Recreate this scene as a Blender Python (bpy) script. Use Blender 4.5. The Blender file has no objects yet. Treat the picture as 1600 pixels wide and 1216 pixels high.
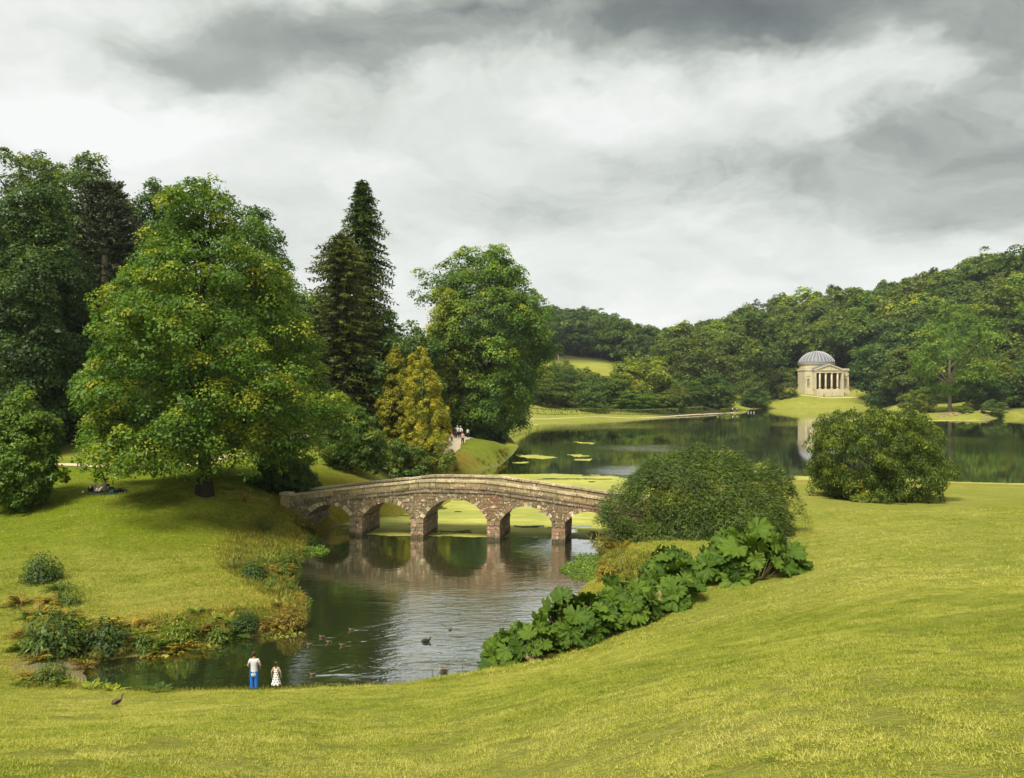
import bpy, bmesh, math, random
import numpy as np
from mathutils import Vector, Matrix

# ------------------------------------------------------------------ camera, sky, sun, exposure
SC = bpy.context.scene
COL = SC.collection
F, YH, CZ = 1320.0, 600.0, 11.0          # focal length and horizon (photo pixels), eye height above the water
EXPO = 1.0
SUN_EL, SUN_AZ = math.radians(55), math.radians(-146)   # azimuth from +Y, clockwise

cam_data = bpy.data.cameras.new('camera')
cam = bpy.data.objects.new('camera', cam_data)
COL.objects.link(cam)
cam.location = (0, 0, CZ)
cam.rotation_euler = (math.radians(90), 0, 0)
cam_data.sensor_width = 36
cam_data.lens = 36 * F / 1600
cam_data.shift_y = -8 / 1600
cam_data.clip_start = 0.5
cam_data.clip_end = 9000
SC.camera = cam

SC.view_settings.view_transform = 'Standard'
SC.view_settings.look = 'None'
SC.view_settings.exposure = EXPO
SC.view_settings.gamma = 1
SC.view_settings.use_curve_mapping = False
try:
    SC.cycles.max_bounces = 8
    SC.cycles.diffuse_bounces = 3
    SC.cycles.glossy_bounces = 3
    SC.cycles.transmission_bounces = 4
    SC.cycles.transparent_max_bounces = 8
    SC.cycles.use_denoising = True
    SC.cycles.sample_clamp_indirect = 6
except Exception:
    pass


class NT:
    """small helper for writing node trees"""
    def __init__(self, tree):
        self.t = tree
        tree.nodes.clear()

    def n(self, kind, ins=(), **props):
        nd = self.t.nodes.new(kind)
        for k, v in props.items():
            setattr(nd, k, v)
        items = ins.items() if isinstance(ins, dict) else enumerate(ins)
        for k, v in items:
            self.set(nd.inputs[k], v)
        return nd

    def set(self, sock, v):
        if isinstance(v, bpy.types.NodeSocket):
            self.t.links.new(v, sock)
        elif v is not None:
            if sock.type == 'RGBA' and len(v) == 3:
                v = (*v, 1)
            sock.default_value = v

    def m(self, op, a, b=0.0, c=0.0, clamp=False):
        nd = self.n('ShaderNodeMath', (a, b, c), operation=op)
        nd.use_clamp = clamp
        return nd.outputs[0]

    def vm(self, op, a, b=(0, 0, 0)):
        return self.n('ShaderNodeVectorMath', (a, b), operation=op).outputs[0]

    def noise(self, vec, scale, detail=3, rough=0.55, dist=0.0):
        nd = self.n('ShaderNodeTexNoise', {'Vector': vec, 'Scale': scale, 'Detail': detail, 'Roughness': rough, 'Distortion': dist})
        return nd.outputs[0]

    def ramp(self, fac, stops, interp='LINEAR'):
        nd = self.n('ShaderNodeValToRGB', {'Fac': fac})
        cr = nd.color_ramp
        cr.interpolation = interp
        while len(cr.elements) < len(stops):
            cr.elements.new(0.5)
        for e, (p, c) in zip(cr.elements, stops):
            e.position = p
            e.color = (c, c, c, 1) if isinstance(c, (int, float)) else (*c, 1)
        return nd.outputs[0]

    def mix(self, fac, a, b, blend='MIX'):
        nd = self.t.nodes.new('ShaderNodeMix')
        nd.data_type = 'RGBA'
        nd.blend_type = blend
        self.set(nd.inputs[0], fac)
        self.set(nd.inputs[6], a)
        self.set(nd.inputs[7], b)
        return nd.outputs[2]

    def mapr(self, v, a, b, c, d):
        nd = self.n('ShaderNodeMapRange', (v, a, b, c, d))
        return nd.outputs[0]

    def attr(self, name, out=2):
        return self.n('ShaderNodeAttribute', attribute_name=name).outputs[out]

    def bump(self, h, strength, dist, normal=None):
        d = {'Strength': strength, 'Distance': dist, 'Height': h}
        nd = self.n('ShaderNodeBump', d)
        if normal is not None:
            self.set(nd.inputs['Normal'], normal)
        return nd.outputs[0]

    def out(self, sh, kind='ShaderNodeOutputMaterial', sock='Surface'):
        self.n(kind, {sock: sh})


world = bpy.data.worlds.new('World')
SC.world = world
world.use_nodes = True
w = NT(world.node_tree)
dirv = w.n('ShaderNodeTexCoord').outputs['Generated']
sep = w.n('ShaderNodeSeparateXYZ', (dirv,))
dx, dy, dz = sep.outputs
up = w.m('MAXIMUM', dz, 0.0)
den = w.m('ADD', up, 0.32)
px, py = w.m('DIVIDE', dx, den), w.m('DIVIDE', dy, den)       # position on the cloud ceiling
pv = w.n('ShaderNodeCombineXYZ', (px, py, 0.0)).outputs[0]
warp = w.n('ShaderNodeTexNoise', {'Vector': pv, 'Scale': 2.2, 'Detail': 5, 'Roughness': 0.6}).outputs[1]
pw = w.vm('ADD', pv, w.vm('MULTIPLY', w.vm('SUBTRACT', warp, (.5, .5, .5)), (0.42, 0.42, 0)))
n1 = w.noise(pw, 2.3, 9, 0.55)
n2 = w.noise(w.vm('ADD', pw, (7.3, 2.1, 0)), 0.9, 4, 0.5)
n3 = w.noise(w.vm('ADD', pw, (1.3, 9.1, 0)), 7.0, 7, 0.62)


def ceil_pt(u, v):
    a, e = (u - 800) / F, (YH - v) / F
    L = math.sqrt(1 + a * a + e * e)
    return a / L / (e / L + .32), 1 / L / (e / L + .32)


val = w.m('MULTIPLY_ADD', w.m('SUBTRACT', n1, 0.5), 0.62, 0.84)
val = w.m('MULTIPLY_ADD', w.m('SUBTRACT', n2, 0.5), 0.25, val)
val = w.m('MULTIPLY_ADD', w.m('SUBTRACT', n3, 0.5), 0.22, val)
spw = w.n('ShaderNodeSeparateXYZ', (pw,)).outputs
billow = w.m('ADD', w.m('MULTIPLY', w.m('SUBTRACT', n1, .5), -1.5), w.m('MULTIPLY', w.m('SUBTRACT', n3, .5), -.7))
# the larger cloud bodies on the ceiling, broken up by the billows: (u, v, half-width u, half-width v, amount, softness)
for (u, v, hu, hv, amt, soft) in ((395, 100, 190, 68, .38, .8), (1330, 34, 380, 78, .48, .9), (960, 40, 260, 70, .34, 1.0), (690, 85, 120, 60, .20, 1.0), (1400, 300, 270, 90, .30, .8),
                                  (1540, 180, 170, 90, .16, .8), (840, 300, 190, 60, .12, .8), (620, 210, 160, 40, .10, .8), (960, 165, 130, 34, -.12, .8), (230, 205, 200, 40, -.16, .8), (1180, 135, 110, 25, -.08, .8)):
    cx, cy = ceil_pt(u, v)
    sx = abs(ceil_pt(u + hu, v)[0] - ceil_pt(u - hu, v)[0]) / 2
    sy = abs(ceil_pt(u, v - hv)[1] - ceil_pt(u, v + hv)[1]) / 2
    ax = w.m('DIVIDE', w.m('SUBTRACT', spw[0], cx), sx)
    ay = w.m('DIVIDE', w.m('SUBTRACT', spw[1], cy), sy)
    q = w.m('ADD', w.m('MULTIPLY', ax, ax), w.m('MULTIPLY', ay, ay))
    g = w.m('ADD', w.m('EXPONENT', w.m('MULTIPLY', q, -0.6)), w.m('MULTIPLY', billow, .42))
    nd = w.n('ShaderNodeMapRange', (g, .46 - soft * .46, .46 + soft * .56, 0.0, 1.0))
    nd.interpolation_type = 'SMOOTHSTEP'
    val = w.m('MULTIPLY_ADD', nd.outputs[0], -amt, val)
hz = w.m('EXPONENT', w.m('MULTIPLY', up, -9.0))
val = w.m('MULTIPLY_ADD', hz, 0.14, val)
over = w.mapr(up, 0.36, 0.75, 0.0, 0.04)
val = w.m('SUBTRACT', val, over)
cloud = w.ramp(val, [(0.0, (.155, .170, .166)), (0.26, (.245, .272, .255)), (.5, (.46, .495, .445)), (.74, (.77, .80, .745)), (1.0, (1.04, 1.05, 1.02))])
K = 0.95 / 2 ** EXPO
cloud_bg = w.n('ShaderNodeBackground', (w.mix(1.0, cloud, (K, K, K), 'MULTIPLY'), 1.0)).outputs[0]
skyt = w.n('ShaderNodeTexSky', sky_type='NISHITA', sun_disc=False, sun_elevation=SUN_EL, sun_rotation=SUN_AZ)
sky_bg = w.n('ShaderNodeBackground', (skyt.outputs[0], 0.07)).outputs[0]
mixs = w.n('ShaderNodeMixShader', (0.94, sky_bg, cloud_bg)).outputs[0]
w.out(mixs, 'ShaderNodeOutputWorld')

sun_data = bpy.data.lights.new('sun', 'SUN')
sun_data.energy = 3.6
sun_data.angle = math.radians(20)
sun_data.color = (1.0, 0.93, 0.80)
sun = bpy.data.objects.new('sun', sun_data)
COL.objects.link(sun)
sd = Vector((math.sin(SUN_AZ) * math.cos(SUN_EL), math.cos(SUN_AZ) * math.cos(SUN_EL), math.sin(SUN_EL)))
sun.rotation_euler = sd.to_track_quat('Z', 'Y').to_euler()
sun.location = sd * 200


# ------------------------------------------------------------------ helpers
def tag(o, label=None, cat=None, group=None, kind=None):
    if label: o['label'] = label
    if cat: o['category'] = cat
    if group: o['group'] = group
    if kind: o['kind'] = kind
    return o


def empty(name, loc=(0, 0, 0), rz=0.0):
    o = bpy.data.objects.new(name, None)
    o.empty_display_size = 0.3
    o.location = loc
    o.rotation_euler = (0, 0, rz)
    COL.objects.link(o)
    return o


def link(name, me, mat=None, parent=None, loc=None):
    o = bpy.data.objects.new(name, me)
    if mat is not None and len(me.materials) == 0:
        me.materials.append(mat)
    COL.objects.link(o)
    if parent is not None: o.parent = parent
    if loc is not None: o.location = loc
    return o


def mesh_np(name, verts, faces, smooth=False):
    """verts (N,3), faces (M,k) array"""
    me = bpy.data.meshes.new(name)
    verts = np.asarray(verts, dtype=np.float32)
    faces = np.asarray(faces, dtype=np.int32)
    k = faces.shape[1]
    me.vertices.add(len(verts))
    me.vertices.foreach_set('co', verts.ravel())
    me.loops.add(faces.size)
    me.loops.foreach_set('vertex_index', faces.ravel())
    me.polygons.add(len(faces))
    me.polygons.foreach_set('loop_start', np.arange(0, faces.size, k, dtype=np.int32))
    me.polygons.foreach_set('loop_total', np.full(len(faces), k, dtype=np.int32))
    if smooth:
        me.polygons.foreach_set('use_smooth', np.ones(len(faces), dtype=bool))
    me.update(calc_edges=True)
    return me


class MB:
    """collects pieces and builds ONE mesh"""
    def __init__(self):
        self.v, self.f = [], []

    def add(self, vs, fs):
        b = len(self.v)
        self.v += [tuple(x) for x in vs]
        self.f += [tuple(i + b for i in q) for q in fs]
        return self

    def box(self, x0, x1, y0, y1, z0, z1):
        vs = [(x0, y0, z0), (x1, y0, z0), (x1, y1, z0), (x0, y1, z0), (x0, y0, z1), (x1, y0, z1), (x1, y1, z1), (x0, y1, z1)]
        return self.add(vs, [(0, 3, 2, 1), (4, 5, 6, 7), (0, 1, 5, 4), (1, 2, 6, 5), (2, 3, 7, 6), (3, 0, 4, 7)])

    def prism(self, poly, y0, y1):
        """polygon in x-z (counter-clockwise seen from -y), pulled from y0 to y1"""
        n = len(poly)
        vs = [(x, y0, z) for x, z in poly] + [(x, y1, z) for x, z in poly]
        fs = [tuple(range(n)), tuple(range(2 * n - 1, n - 1, -1))]
        fs += [(i, i + n, (i + 1) % n + n, (i + 1) % n) for i in range(n)]
        return self.add(vs, fs)

    def tube(self, pts, rad, seg=8, cap=True):
        pts = [Vector(p) for p in pts]
        n = len(pts)
        if not hasattr(rad, '__len__'): rad = [rad] * n
        vs, fs = [], []
        ref = Vector((0.13, 0.31, 1)).normalized()
        for i, p in enumerate(pts):
            t = (pts[min(i + 1, n - 1)] - pts[max(i - 1, 0)])
            t = t.normalized() if t.length > 1e-9 else Vector((0, 0, 1))
            r = ref if abs(t.dot(ref)) < .95 else Vector((1, 0, 0))
            a = t.cross(r).normalized(); b = t.cross(a)
            for j in range(seg):
                q = 2 * math.pi * j / seg
                vs.append(p + (a * math.cos(q) + b * math.sin(q)) * rad[i])
        for i in range(n - 1):
            for j in range(seg):
                k = (j + 1) % seg
                fs.append((i * seg + j, i * seg + k, (i + 1) * seg + k, (i + 1) * seg + j))
        if cap:
            fs.append(tuple(range(seg)))
            fs.append(tuple(range(n * seg - 1, (n - 1) * seg - 1, -1)))
        return self.add(vs, fs)

    def lathe(self, prof, seg=32, cx=0, cy=0, cap=True):
        n = len(prof)
        vs, fs = [], []
        for r, z in prof:
            for j in range(seg):
                q = 2 * math.pi * j / seg
                vs.append((cx + r * math.cos(q), cy + r * math.sin(q), z))
        for i in range(n - 1):
            for j in range(seg):
                k = (j + 1) % seg
                fs.append((i * seg + j, i * seg + k, (i + 1) * seg + k, (i + 1) * seg + j))
        if cap:
            fs.append(tuple(range(seg - 1, -1, -1)))
            fs.append(tuple(range((n - 1) * seg, n * seg)))
        return self.add(vs, fs)

    def ball(self, c, r, seg=10, rings=6):
        r = r if hasattr(r, '__len__') else (r, r, r)
        vs = [(c[0], c[1], c[2] - r[2])]
        for i in range(1, rings):
            a = -math.pi / 2 + math.pi * i / rings
            for j in range(seg):
                q = 2 * math.pi * j / seg
                vs.append((c[0] + r[0] * math.cos(a) * math.cos(q), c[1] + r[1] * math.cos(a) * math.sin(q), c[2] + r[2] * math.sin(a)))
        vs.append((c[0], c[1], c[2] + r[2]))
        fs = []
        for j in range(seg):
            fs.append((0, 1 + (j + 1) % seg, 1 + j))
        for i in range(rings - 2):
            for j in range(seg):
                k = (j + 1) % seg
                fs.append((1 + i * seg + j, 1 + i * seg + k, 1 + (i + 1) * seg + k, 1 + (i + 1) * seg + j))
        e = len(vs) - 1
        b = 1 + (rings - 2) * seg
        for j in range(seg):
            fs.append((e, b + j, b + (j + 1) % seg))
        return self.add(vs, fs)

    def mesh(self, name, smooth=False):
        me = bpy.data.meshes.new(name)
        me.from_pydata(self.v, [], self.f)
        if smooth:
            me.polygons.foreach_set('use_smooth', np.ones(len(me.polygons), dtype=bool))
        me.update()
        return me

    def build(self, name, mat=None, parent=None, smooth=False, loc=None):
        return link(name, self.mesh(name, smooth), mat, parent, loc)


def P(u, v, d):
    return ((u - 800) / F * d, d, CZ - (v - YH) / F * d)


def Wp(u, v):
    d = CZ * F / (v - YH)
    return ((u - 800) / F * d, d)


def new_mat(name):
    m = bpy.data.materials.new(name)
    m.use_nodes = True
    return m, NT(m.node_tree)


def pbsdf(t, color, rough=0.8, normal=None, spec=0.3, metal=0.0):
    d = {'Base Color': color, 'Roughness': rough, 'Specular IOR Level': spec, 'Metallic': metal}
    if normal is not None: d['Normal'] = normal
    return t.n('ShaderNodeBsdfPrincipled', d).outputs[0]


def simple_mat(name, color, rough=0.8, var=0.25, scale=6.0, spec=0.3, bump=0.0):
    m, t = new_mat(name)
    pos = t.n('ShaderNodeTexCoord').outputs['Object']
    nz = t.noise(pos, scale, 4, 0.6)
    c = t.mix(nz, tuple(x * (1 - var) for x in color), tuple(min(1, x * (1 + var)) for x in color))
    nm = t.bump(nz, 0.6, bump) if bump else None
    t.out(pbsdf(t, c, rough, nm, spec))
    return m


def leaf_mat(name, dark, light, tip=None, trans=0.35, rough=0.55, spec=0.35, hue_noise=0.25):
    """leaf colours picked per leaf (attribute 'tint' 0..1; above .8 runs to the tip colour)"""
    m, t = new_mat(name)
    tint = t.attr('tint')
    rnd = t.n('ShaderNodeObjectInfo').outputs['Random']
    pos = t.n('ShaderNodeNewGeometry').outputs['Position']
    nz = t.noise(pos, 0.22, 3, 0.6)
    k = t.m('MULTIPLY_ADD', t.m('SUBTRACT', nz, 0.5), hue_noise * 2, tint)
    k = t.m('MULTIPLY_ADD', t.m('SUBTRACT', rnd, 0.5), 0.35, k)
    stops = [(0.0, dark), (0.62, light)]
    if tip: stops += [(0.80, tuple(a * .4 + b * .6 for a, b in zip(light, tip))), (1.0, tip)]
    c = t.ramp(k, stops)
    d = pbsdf(t, c, rough, None, spec)
    tr = t.n('ShaderNodeBsdfTranslucent', (t.mix(1.0, c, (1.25, 1.3, 0.7), 'MULTIPLY'),)).outputs[0]
    t.out(t.n('ShaderNodeMixShader', (trans, d, tr)).outputs[0])
    return m


# ------------------------------------------------------------------ the lie of the land
SHORE_UV = [(150, 1086), (300, 1087.5), (450, 1086), (600, 1079), (700, 1063), (770, 1048), (840, 1000), (890, 960), (903, 925), (925, 905),
            (945, 885), (937, 865), (945, 850), (968, 842), (985, 805), (1020, 768), (1100, 757), (1260, 750), (1600, 758), (2200, 765),
            (2700, 740), (2700, 680), (2000, 660), (1600, 651), (1540, 655), (1450, 655), (1400, 648), (1368, 641), (1330, 638.5),
            (1200, 638.5), (1172, 640), (1168, 645.5), (1100, 649.5), (1000, 655), (900, 660), (803, 663.5), (765, 664), (780, 673), (797, 684), (803, 690),
            (811, 697), (800, 711), (780, 727), (740, 737), (700, 745), (702, 755), (712, 775), (700, 788), (660, 800), (610, 807), (545, 816), (500, 830),
            (487, 838), (484, 857), (450, 891), (442, 910), (465, 936), (484, 970), (469, 985), (394, 994), (319, 1007), (262, 1022), (169, 1030),
            (128, 1050)]
SHORE = np.array([Wp(u, v) for u, v in SHORE_UV])


def seg_dist(P2, poly, closed=True):
    """unsigned distance of points (N,2) to polyline"""
    best = np.full(len(P2), 1e9)
    n = len(poly)
    for i in range(n if closed else n - 1):
        a, b = poly[i], poly[(i + 1) % n]
        ab = b - a
        L = max(1e-9, ab @ ab)
        s = np.clip(((P2 - a) @ ab) / L, 0, 1)
        dd = P2 - (a + s[:, None] * ab)
        best = np.minimum(best, np.einsum('ij,ij->i', dd, dd))
    return np.sqrt(best)


def inside(P2, poly):
    x, y = P2[:, 0], P2[:, 1]
    c = np.zeros(len(P2), bool)
    n = len(poly)
    for i in range(n):
        (x0, y0), (x1, y1) = poly[i], poly[(i + 1) % n]
        if y0 == y1: continue
        hit = ((y0 > y) != (y1 > y)) & (x < (x1 - x0) * (y - y0) / (y1 - y0) + x0)
        c ^= hit
    return c


def uvz(u, d, z):
    return ((u - 800) / F * d, d, z)


CTRL = []
for X in (-30, -15, -6, 0):
    for d in (-8, 0, 7, 14, 21, 26.5):
        if X == 0 and d > 8: continue
        CTRL.append((X, d, CZ - (1.8 + 0.3 * d + 0.75 * math.exp(-(max(d, 0) / 5.0) ** 2)) + (0.02 * max(0, X)) * max(0, 1 - d / 40)))
for u, v, d in ((1300, 1184, 9), (1300, 1100, 12.2), (1300, 1000, 20), (1300, 900, 36), (1300, 835, 52), (1300, 800, 62), (1370, 783, 72), (1567, 1184, 8.5),
                (1567, 1100, 11), (1567, 1000, 18.5), (1567, 900, 33), (1567, 830, 50), (1567, 790, 66), (1567, 766, 84), (1150, 1100, 13.5), (1150, 1000, 25),
                (1000, 1100, 15.5), (1000, 1010, 29), (850, 1100, 18), (600, 1074, 28), (750, 1052, 30), (900, 1025, 32), (1000, 990, 34), (1100, 945, 37),
                (1250, 890, 41), (1100, 868, 45), (1000, 860, 48.5), (985, 852, 51), (1250, 820, 57), (1080, 800, 66), (1250, 760, 86), (1400, 768, 84),
                (1900, 1000, 16), (1900, 900, 30), (1900, 780, 70), (1040, 905, 41.5), (960, 940, 40),
                # left meadow
                (33, 1000, 34.5), (33, 930, 41), (33, 850, 50), (33, 800, 57), (150, 770, 60), (318, 768, 60.5), (385, 774, 61.5), (240, 769, 60.5), (33, 740, 68), (110, 727, 72), (440, 790, 62),
                (400, 830, 57.5), (300, 830, 54), (300, 900, 44.5), (380, 870, 49.5), (350, 900, 45), (250, 960, 38.8), (400, 948, 40.6), (430, 880, 51),
                (500, 740, 76), (560, 735, 80), (600, 746, 90), (650, 738, 97), (740, 700, 113), (715, 687, 115), (785, 692, 140), (765, 687, 160), (720, 688, 150),
                (700, 680, 120), (560, 690, 96), (430, 740, 72), (250, 727, 76), (33, 690, 86), (-300, 800, 60), (-300, 950, 40), (-100, 620, 90)):
    CTRL.append(P(u, v, d))
for u, d, z in ((150, 26.9, .93), (300, 27.3, .90), (450, 27.4, .92), (33, 27.2, .9), (600, 28, .88), (100, 112, 13), (100, 140, 20), (-100, 130, 22), (300, 120, 11), (300, 170, 20), (540, 112, 5.5), (540, 200, 14), (640, 200, 10), (750, 180, 5),
                (750, 300, 18), (100, 260, 36), (-400, 120, 20), (-400, 250, 40), (440, 300, 30),
                (803, 236, .6), (900, 250, .7), (1000, 275, .7), (1100, 300, .7), (860, 262, 2.0), (1000, 290, 2.2), (1100, 335, 3.0), (900, 380, 10.5), (960, 440, 19), (870, 430, 14.5),
                (850, 470, 22), (900, 560, 36), (900, 660, 42), (1040, 540, 19), (1040, 700, 24), (1060, 900, 30), (640, 600, 40), (640, 400, 26), (1060, 1500, 78),
                (900, 1500, 70), (1300, 1500, 80), (500, 1500, 80), (1060, 2600, 60),
                (1200, 388, 1.6), (1220, 395, 5.6), (1250, 398, 7.1), (1330, 398, 7.1), (1362, 392, 4.2), (1372, 384, .6), (1290, 420, 7.5), (1290, 450, 15), (1290, 520, 37),
                (1290, 620, 46), (1150, 390, 3.6), (1150, 450, 12), (1150, 520, 27), (1080, 400, 7), (1080, 520, 14), (1190, 380, 0.8), (1290, 384, 1.6), (1290, 390, 4.6),
                (1450, 290, .8), (1490, 290, 1.6), (1550, 282, 2.2), (1500, 330, 3.5), (1400, 350, 3.0), (1500, 380, 14), (1500, 450, 40), (1600, 300, 3.5), (1600, 335, 12), (1600, 400, 44),
                (1567, 520, 54), (1700, 300, 10), (1750, 400, 50), (1400, 600, 50), (1380, 450, 28), (2200, 260, 20), (2200, 400, 50), (2800, 100, 12), (2800, 40, 10),
                (-1500, 60, 14), (-1500, 0, 12), (2600, 0, 12)):
    CTRL.append(uvz(u, d, z))
CTRL += [(-120, -30, 14), (0, -40, 13), (120, -40, 15), (-60, 0, 9.5), (40, 5, 9.5), (6, 0, 8.6), (6, -8, 10.2), (3, 4, 7.75), (-3, 4, 7.6), (70, 60, 5.5), (-1500, 1500, 80), (1500, 1500, 90), (0, 3400, 60), (-1800, 300, 60), (1800, 300, 60)]
CTRL = np.array(CTRL, float)


def warpc(x, y):
    yy = 14 * np.logaddexp(0, (y + 8) / 14)
    return np.stack([3.2 * x / (yy + 20), 1.6 * np.log(yy + 26)], -1)


_Q = warpc(CTRL[:, 0], CTRL[:, 1])
_C2 = 0.16 ** 2
_A = np.sqrt(((_Q[:, None] - _Q[None]) ** 2).sum(-1) + _C2)
_n = len(_Q)
_M = np.zeros((_n + 3, _n + 3))
_M[:_n, :_n] = _A - np.eye(_n) * 0.004
_M[:_n, _n] = 1; _M[:_n, _n + 1:] = _Q
_M[_n, :_n] = 1; _M[_n + 1:, :_n] = _Q.T
_wt = np.linalg.solve(_M, np.concatenate([CTRL[:, 2], np.zeros(3)]))


def base_z(x, y):
    q = warpc(x, y)
    z = np.empty(len(q))
    for s in range(0, len(q), 20000):
        b = q[s:s + 20000]
        r = np.sqrt(((b[:, None] - _Q[None]) ** 2).sum(-1) + _C2)
        z[s:s + 20000] = r @ _wt[:_n] + _wt[_n] + b @ _wt[_n + 1:]
    return z


def steps(spec):
    out = [spec[0]]
    for end, st in spec[1]:
        k = max(1, int(round((end - out[-1]) / st)))
        a = out[-1]
        out += [a + (end - a) * (i + 1) / k for i in range(k)]
    return np.array(out)


GX = steps((-1900, [(-700, 120), (-300, 25), (-100, 5), (-40, 1.2), (32, 0.45), (70, 1.2), (120, 3), (320, 3.5), (700, 20), (1900, 120)]))
GY = steps((-60, [(-6, 4), (6, .8), (75, .45), (160, 1.0), (240, 2), (420, 3), (640, 7), (1100, 30), (3600, 160)]))
_gx, _gy = np.meshgrid(GX, GY)
_pt = np.stack([_gx.ravel(), _gy.ravel()], -1)
_bz = base_z(_pt[:, 0], _pt[:, 1])
SD = seg_dist(_pt, SHORE)
SD[inside(_pt, SHORE)] *= -1
_rg = np.random.default_rng(5)


def vnoise(x, y, seed):
    """smooth value noise, vectorised"""
    xi, yi = np.floor(x).astype(np.int64), np.floor(y).astype(np.int64)
    fx, fy = x - xi, y - yi
    fx, fy = fx * fx * (3 - 2 * fx), fy * fy * (3 - 2 * fy)

    def h(a, b):
        k = (a * 374761393 + b * 668265263 + seed * 974634777) & 0x7fffffff
        k = ((k ^ (k >> 13)) * 1274126177) & 0x7fffffff
        return ((k ^ (k >> 16)) & 0xffff) / 65535.0
    return (h(xi, yi) * (1 - fx) + h(xi + 1, yi) * fx) * (1 - fy) + (h(xi, yi + 1) * (1 - fx) + h(xi + 1, yi + 1) * fx) * fy - .5


_wid = np.clip(1.6 + 0.012 * _pt[:, 1], 1.6, 7)
_t = np.clip(SD / _wid, 0, 1)
_t = 1 - (1 - _t) ** 2
_x, _y = _pt[:, 0], _pt[:, 1]
_near = np.exp(-np.maximum(0, _y - 26) / 40) * (_y > 27) * np.clip(SD / 4, 0, 1)
_rough = (0.22 * vnoise(_x / 3.1, _y / 3.1, 3) + 0.10 * vnoise(_x / 1.1, _y / 1.1, 4)) * np.clip((70 - _y) / 40, 0, 1) * (_x < -6) * np.clip((_y - 32) / 6, 0, 1)
_rough += 0.05 * vnoise(_x / 2.3, _y / 2.3, 8) + 0.025 * vnoise(_x / .8, _y / .8, 9)
_land = np.maximum(_bz + _rough, 0.22 + 0.12 * vnoise(_x / 1.7, _y / 1.7, 6))
_hz = np.where(SD >= 0, 0.02 + _t * (_land - 0.02), -np.minimum(1.3, 0.02 + 0.3 * -SD))
HZ = _hz.reshape(len(GY), len(GX))
SDG = SD.reshape(HZ.shape)


def ground_z(x, y):
    i = int(np.clip(np.searchsorted(GX, x) - 1, 0, len(GX) - 2))
    j = int(np.clip(np.searchsorted(GY, y) - 1, 0, len(GY) - 2))
    fx = (x - GX[i]) / (GX[i + 1] - GX[i]); fy = (y - GY[j]) / (GY[j + 1] - GY[j])
    fx, fy = min(1, max(0, fx)), min(1, max(0, fy))
    return float((HZ[j, i] * (1 - fx) + HZ[j, i + 1] * fx) * (1 - fy) + (HZ[j + 1, i] * (1 - fx) + HZ[j + 1, i + 1] * fx) * fy)


def on_ground(u, d, dz=0.0):
    x = (u - 800) / F * d
    return (x, d, ground_z(x, d) + dz)


def ray_ground(u, v, d0=5, d1=900):
    """where the sight line through a photo pixel meets the land"""
    d = d0
    while d < d1:
        x = (u - 800) / F * d
        if CZ - (v - YH) / F * d < max(0.0, ground_z(x, d)):
            return (x, d, ground_z(x, d))
        d *= 1.004
    return None


def shore_sd(x, y):
    p = np.array([[x, y]])
    s = seg_dist(p, SHORE)[0]
    return -s if inside(p, SHORE)[0] else s


# zones used by the ground material (vertex attributes: what grows there)
def blob(x, y, u, d, rx, ry):
    cx = (u - 800) / F * d
    return np.exp(-(((x - cx) / rx) ** 2 + ((y - d) / ry) ** 2))


_ang = 800 + F * _x / np.maximum(_y, 1)
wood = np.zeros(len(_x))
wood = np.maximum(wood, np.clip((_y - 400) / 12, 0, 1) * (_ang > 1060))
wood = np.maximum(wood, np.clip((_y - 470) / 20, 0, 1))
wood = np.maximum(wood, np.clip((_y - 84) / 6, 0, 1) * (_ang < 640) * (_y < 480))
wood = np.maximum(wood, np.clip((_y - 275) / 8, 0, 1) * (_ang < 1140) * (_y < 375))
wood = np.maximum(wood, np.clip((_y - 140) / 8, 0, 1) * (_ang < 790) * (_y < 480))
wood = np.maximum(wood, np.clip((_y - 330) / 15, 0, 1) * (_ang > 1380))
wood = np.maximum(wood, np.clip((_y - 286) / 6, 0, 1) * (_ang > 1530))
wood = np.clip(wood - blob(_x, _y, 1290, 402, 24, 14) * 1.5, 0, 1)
lush = np.clip(blob(_x, _y, 1700, 20, 6, 8) * 0.4 + blob(_x, _y, 200, 62, 17, 11) * 1.0 + blob(_x, _y, 420, 64, 10, 10) * .9 + blob(_x, _y, 740, 125, 12, 20) * .8
               + blob(_x, _y, 500, 77, 6, 6) * .35 + blob(_x, _y, 30, 60, 12, 12) * .8 + blob(_x, _y, 300, 54, 16, 6) * .25, 0, 1)
dry = np.clip(1.25 * np.exp(-np.abs(SD - 1.3) / (1.6 + .8 * (_x < -5))) * (_y < 110) * (SD > 0) * (1 - np.exp(-((_y - 26) / 3.0) ** 2)) + blob(_x, _y, 940, 400, 40, 40) * .5
              + blob(_x, _y, 560, 74, 4, 2.5) * .9 + blob(_x, _y, 340, 38.5, 6, 2) * .6, 0, 1)
mud = np.clip(blob(_x, _y, 110, 31.8, 1.9, 1.1) * 1.6, 0, 1) * (_x > -18.7)
mud = np.maximum(mud, (SD < 0.0) * 1.0)
far = np.clip((_y - 28) / 20, 0, 1)
gi = np.arange(len(_x)).reshape(HZ.shape)
gf = np.stack([gi[:-1, :-1], gi[:-1, 1:], gi[1:, 1:], gi[1:, :-1]], -1).reshape(-1, 4)
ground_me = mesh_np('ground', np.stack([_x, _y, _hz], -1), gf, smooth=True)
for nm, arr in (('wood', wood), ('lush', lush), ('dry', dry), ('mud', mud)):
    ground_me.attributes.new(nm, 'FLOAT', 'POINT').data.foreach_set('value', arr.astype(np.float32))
_dist = np.hypot(_x, _y - 2)
gd = np.clip((34 - _y) / 6, 0, 1) * np.clip((_y - 3) / 2, 0, 1) * (np.abs(_x) < 0.66 * np.maximum(_y, 0) + 3) * (SD > 0.7) * (mud < .3)
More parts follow.
